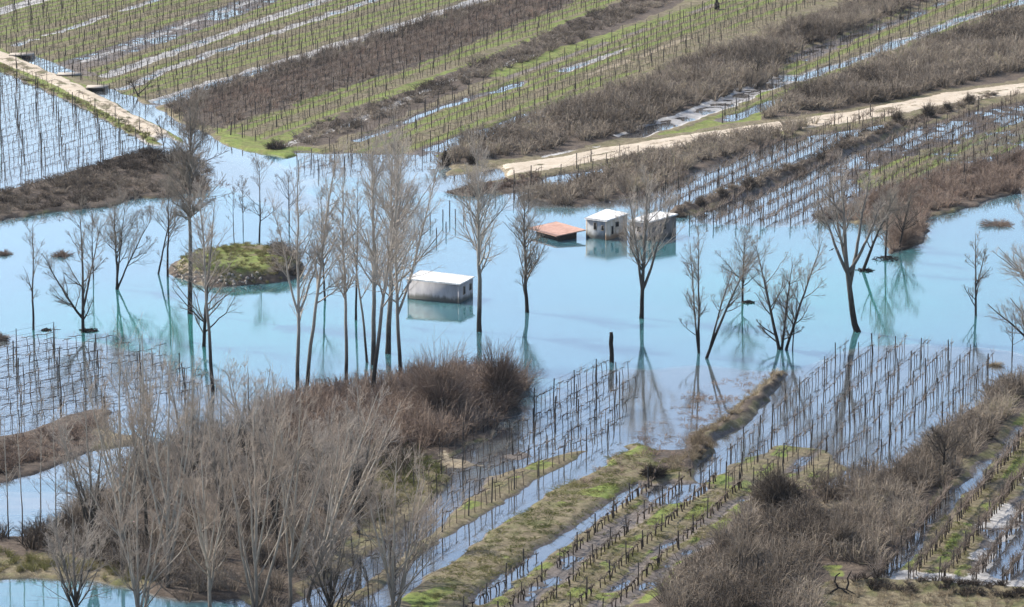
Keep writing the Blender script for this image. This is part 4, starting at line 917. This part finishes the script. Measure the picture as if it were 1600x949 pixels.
brush('rough_grass', [(590, 714), (650, 702), (703, 752), (680, 770), (600, 820), (540, 850)], 'dark green-brown grass slope right of the thicket', 'rough grass', 1.5, 20, .6, .6, M['grassblade'], .012, tmean=.35, arch=.5, zmin=.1)
brush('rough_grass', [(270, 430), (290, 385), (420, 378), (480, 420), (470, 445), (380, 450)], 'rough grass and weeds on the island', 'rough grass', 2.2, 16, .38, .45, M['grassblade'], .012, tmean=.6, zmin=.1)
brush('bramble_thicket', [(425, 440), (432, 392), (478, 405), (482, 440)], 'dark bramble patch on the right end of the island', 'brambles', 1.2, 26, 1.0, .9, M['brush'], .018, tmean=.25, zmin=.15)
brush('rough_grass', [(-60, 862), (0, 868), (110, 882), (240, 905), (240, 920), (120, 905), (0, 900), (-60, 900)], 'green-brown reedy grass on the bank of the bottom left pond', 'rough grass', 2.0, 24, .7, .5, M['grassblade'], .012, tmean=.75, zmin=.1)
brush('rough_grass', [(-10, 104), (0, 112), (75, 142), (130, 170), (235, 226), (260, 230), (140, 168), (0, 104)], 'grass along the near verge of the pale left-hand track', 'rough grass', 1.5, 14, .4, .5, M['grassblade'], .02, tmean=.7, zmin=.1)
brush('rough_grass', [(735, 985), (760, 940), (1004, 764), (1080, 756), (1180, 772), (1120, 842), (1000, 940), (960, 985)], 'weeds and grass tufts between the rows of the muddy bottom centre vineyard', 'weeds', 1.3, 12, .22, .5, M['grassblade'], .010, tmean=.6, arch=.7, zmin=.08)
brush('rough_grass', [(1400, 895), (1440, 832), (1600, 665), (1640, 640), (1640, 800), (1540, 895)], 'grass tufts between the rows of the bottom right corner vineyard', 'weeds', 1.3, 12, .22, .5, M['grassblade'], .010, tmean=.6, arch=.7, zmin=.08)
brush('dry_reeds', [(455, 285), (470, 240), (560, 256), (690, 258), (690, 268), (560, 270), (480, 262)], 'brown stalks along the drowned corner of the green vineyard', 'weeds', .5, 10, .6, .6, M['brush_red'], .016, tmean=.6, zmin=-.4)
brush('dry_reeds', [(-60, 352), (0, 346), (180, 324), (262, 306), (335, 268), (345, 290), (262, 316), (180, 336), (0, 356), (-60, 362)], 'ragged drowned weeds along the foot of the dark left bank', 'weeds', .6, 14, .45, .8, M['brush_red'], .016, tmean=.6, zmin=-3, warp=1.2)
def bush(px, py, wpx, hpx, label, m='brush', tm=.3, nt_=420, group=None, name='bush'):
    x, y = map(float, G(px, py)); s = SC(px, py); z = max(float(gz(x, y)[0]), -.2); W = wpx/s/2; H = hpx/s
    n = nt_; a = rng.uniform(0, 2*math.pi, n); ph = np.arccos(rng.random(n))
    d = np.stack([np.sin(ph)*np.cos(a)*W, np.sin(ph)*np.sin(a)*W*.9, np.cos(ph)*H], -1)*rng.uniform(.7, 1.1, (n, 1))
    so_ = rng.uniform(0, 50); d *= (.55+.85*vnoise(a*1.3+so_, ph*2.2+so_, 1.0, 7))[:, None]
    b = np.stack([rng.normal(0, W*.16, n), rng.normal(0, W*.16, n), np.full(n, -.2)], -1); md = (b+d)/2; md[:, 2] += H*.12
    A = Acc(); A.tubes(np.stack([b, md, d], 1), np.tile([.02, .016, .008], (n, 1))*rng.uniform(.7, 1.4, (n, 1)), 3, tm+rng.normal(0, .12, n))
    s2 = md+(d-md)*rng.uniform(0, .8, (n, 1)); L = np.linalg.norm(d-md, axis=1)[:, None]
    e2 = s2+unit((d-md)+L*rng.normal(0, .8, d.shape))*L*.6; e2[:, 2] = np.maximum(e2[:, 2], 0)
    A.tubes(np.stack([s2, (s2+e2)/2, e2], 1), np.tile([.013, .01, .006], (n, 1)), 3, tm+rng.normal(0, .12, n))
    o = A.build(name, M[m], loc=(x, y, z)); tag(o, label, 'bush', group); return o
RB = 'dark rounded bushes on the ridge'
for a in ((1062, 339, 26, 13, 'lowest dark bush at the lake end of the bushy ridge'), (1095, 328, 24, 15, 'second dark bush up from the lake end of the ridge'), (1130, 316, 24, 17, 'third bush on the ridge, peaked and dark'),
          (1172, 301, 26, 20, 'tallest peaked dark bush on the ridge, fourth from the lake'), (1250, 272, 26, 14, 'dark bush halfway along the ridge'), (1285, 256, 20, 12, 'small dark bush on the ridge above the halfway one'),
          (1325, 222, 30, 17, 'wide dark bush on the upper ridge'), (1352, 212, 20, 14, 'dark bush right of the wide one on the upper ridge'), (1402, 195, 26, 22, 'dark bush next to the pale patch at the upper ridge'),
          (1450, 186, 30, 24, 'large dark bush against the right-hand track'), (1480, 178, 18, 16, 'pointed bush against the right-hand track'), (1514, 166, 22, 17, 'pointed dark bush nearest the right-hand track, last on the ridge')):
    bush(*a, group=RB)
bush(1022, 750, 48, 16, 'black low bush beside the reedy ridge at the head of the bottom vineyard', tm=.0, nt_=700)
bush(238, 246, 46, 16, 'dark tangled bush beside the submerging left-hand track', tm=.15)
bush(696, 258, 18, 26, 'dark upright bush at the lower tip of the wide bramble band', tm=.1)
bush(738, 262, 20, 22, 'pointed dark bush above the drowned end of the right-hand track', tm=.1)
bush(430, 236, 40, 14, 'dark brown bush at the corner of the brown vineyard by the flooded crossing', tm=.15)
bush(1415, 384, 60, 36, 'reddish brown bush at the water edge of the right bank', m='brush_red', tm=.6, nt_=600)
bush(1560, 352, 56, 12, 'low reddish bush alone in the water near the right edge', m='brush_red', tm=.6)
bush(1556, 572, 30, 10, 'small straw-coloured clump in the water near the right edge', m='straw', tm=.5)
bush(96, 400, 44, 12, 'small brown bush in the water behind the twiggy-skirted tree', m='brush_red', tm=.5)
bush(8, 398, 30, 10, 'small brown bush in the water at the left edge', m='brush_red', tm=.5)
bush(4, 532, 26, 16, 'russet bush at the left edge beside the flooded rows', m='brush_red', tm=.6)
bush(1220, 800, 90, 60, 'big dark bush left of the little pond at the bottom right', tm=.2, nt_=1500)
bush(1310, 870, 80, 55, 'tall grey bush below the little pond', tm=.45, nt_=1300)
bush(1160, 905, 90, 60, 'wide grey bush at the bottom right corner of the bottom vineyard', tm=.55, nt_=1500)
bush(780, 640, 90, 95, 'tall red-brown bush at the right end of the brush mound', m='brush_red', tm=.45, nt_=1500)
bush(690, 668, 110, 110, 'tall brown bush in the middle of the brush mound', m='brush_red', tm=.55, nt_=1700)

# a dead branch lying on the bare bank at the bottom right, a dark bird, floating debris
x, y = map(float, G(1322, 938)); g = np.random.default_rng(5); z = float(gz(x, y)[0]); A = Acc()
B0 = np.array([[(-1.2, .4, .1), (-.6, .1, .6), (0, 0, .5), (.7, -.2, .15)], [(-.6, .1, .55), (-.9, .1, 1.1), (-.8, .2, 1.5), (-.5, .1, 1.8)], [(0, 0, .5), (.2, .3, .9), (.1, .3, 1.3), (.4, .3, 1.9)], [(-.3, 0, .5), (.1, -.4, .25), (.5, -.5, .1), (1.0, -.5, .02)]], float)
A.tubes(B0, np.tile([.09, .08, .06, .04], (4, 1)), 6); fb = A.build('fallen_branch', M['bark_dark'], loc=(x, y, z)); tag(fb, 'dead forked branch lying on the bare bank at the bottom right', 'branch')
def bird(px, py, zz, label):
    # height zz above the water, px/py its pixel
    x, y = map(float, G(px, py, zz)); o = empty('bird', (x, y, zz)); tag(o, label, 'bird')
    P = np.array([[(-.16, 0, -.02), (-.08, 0, .02), (0, 0, .06), (.08, 0, .11), (.12, 0, .16), (.16, 0, .17), (.21, 0, .165)]]); V, q, _ = tubes(P, np.array([[.02, .05, .07, .055, .04, .036, .006]]), 8)
    mesh_np('body', V, q, M['black_wood'], o, smooth=True)
    A = Acc(); A.tubes(np.array([[(-.3, 0, -.07), (-.22, 0, -.04), (-.12, 0, 0)]]), np.array([[.03, .028, .03]]), 4); A.build('tail', M['black_wood'], o)
    A = Acc(); A.tubes(np.array([[(.01, .02, .0), (.01, .02, -.06), (.02, .02, -.1)], [(.01, -.02, .0), (.01, -.02, -.06), (.02, -.02, -.1)]]), np.full((2, 3), .006), 3); A.build('leg', M['wire'], o)
bird(1300, 391, 9.0, 'dark bird perched at the tip of a branch left of the big leaning tree')
for px, py, lb, sz in ((138, 517, 'dark drift of branches caught at the foot of the twiggy-skirted tree', .9), (1385, 405, 'drift of twigs floating round the upright tree by the right bank', 1.5), (1350, 423, 'dark root mass at the foot of the crooked tree', 1.0), (1407, 389, 'dark root mound under the tree against the right bank', .9), (1168, 473, 'few floating twigs beside the round-crowned tree', .7), (73, 516, 'small tuft floating right of the kinked tree', .5)):
    x, y = map(float, G(px, py)); n = 60; a = rng.uniform(0, 6.28, n); rr = rng.random(n)**.6*sz
    c = np.stack([np.cos(a)*rr, np.sin(a)*rr, rng.uniform(-.03, .22, n)*(1-rr/sz*.7)], -1); d = unit(np.stack([rng.normal(size=n), rng.normal(size=n), rng.normal(0, .2, n)], -1))*.35*sz
    A = Acc(); A.tubes(np.stack([c-d, c, c+d], 1), np.tile([.03, .04, .02], (n, 1)), 4); o = A.build('drift_wood', M['bark_dark'], loc=(x, y, 0)); tag(o, lb, 'driftwood')
# stones on the near face of the island
n = 0
for a in np.sort(rng.uniform(3.35, 6.1, 110)):
    q = rng.uniform(.8, .98); xx = ix+math.cos(a)*ax*q; yy = iy+math.sin(a)*ay*q
    zz = float(gz(xx, yy)[0])
    if zz < .05 or n >= 60: continue
    n += 1; k = rng.uniform(.12, .34)
    v = []; bm_ = np.array([(-1, -1, -1), (1, -1, -1), (1, 1, -1), (-1, 1, -1), (-1, -1, 1), (1, -1, 1), (1, 1, 1), (-1, 1, 1)])*k*.5*rng.uniform(.6, 1.2, (8, 3))
    f_ = np.array([(0, 3, 2, 1), (4, 5, 6, 7), (0, 1, 5, 4), (1, 2, 6, 5), (2, 3, 7, 6), (3, 0, 4, 7)])
    o = mesh_np('stone', bm_, f_, M['concrete'], loc=(xx, yy, zz+.02)); o.rotation_euler = tuple(rng.uniform(0, 3, 3)); tag(o, 'pale stone, '+ORD[n]+' from the left on the near bank of the island', 'stone', 'stones on the near bank of the island')
# lone stakes in the lake behind the poplars
STK = ['dark stake in open water beside the tallest one, behind the big shed', 'tallest dark stake in open water behind the big grey shed', 'dark stake in open water right below the tallest one', 'dark stake nearest the big grey shed but one', 'leftmost dark stake in the open water behind the big shed', 'rightmost dark stake in the open water behind the big shed', 'dark stake nearest the back of the big grey shed']
for i, (px, py, h) in enumerate(((692, 345, 1.3), (703, 338, 1.9), (711, 348, 1.5), (697, 364, 1.4), (672, 352, 1.4), (724, 340, 1.2), (682, 374, 1.3))):
    x, y = map(float, G(px, py)); p = bpy.data.objects.new('stake', PM[i % 6]); col.objects.link(p); p.location = (x, y, 0); p.scale = (1.2, 1.2, h)
    tag(p, STK[i], 'stake', 'stakes in the open water behind the big grey shed')
# square post by the top edge
x, y = map(float, G(1120, 17)); z = float(gz(x, y)[0]); A = Acc(); A.box((0, 0, .5), (.8, .7, 1.2)); A.box((0, 0, 1.7), (.35, .3, 1.3)); A.box((.1, 0, 2.2), (.6, .2, .25), .2)
o = A.build('broken_tree_trunk', M['bark_dark'], loc=(x, y, z)); tag(o, 'dark thick broken trunk on the bright green strip at the top edge', 'tree trunk')
print('done')
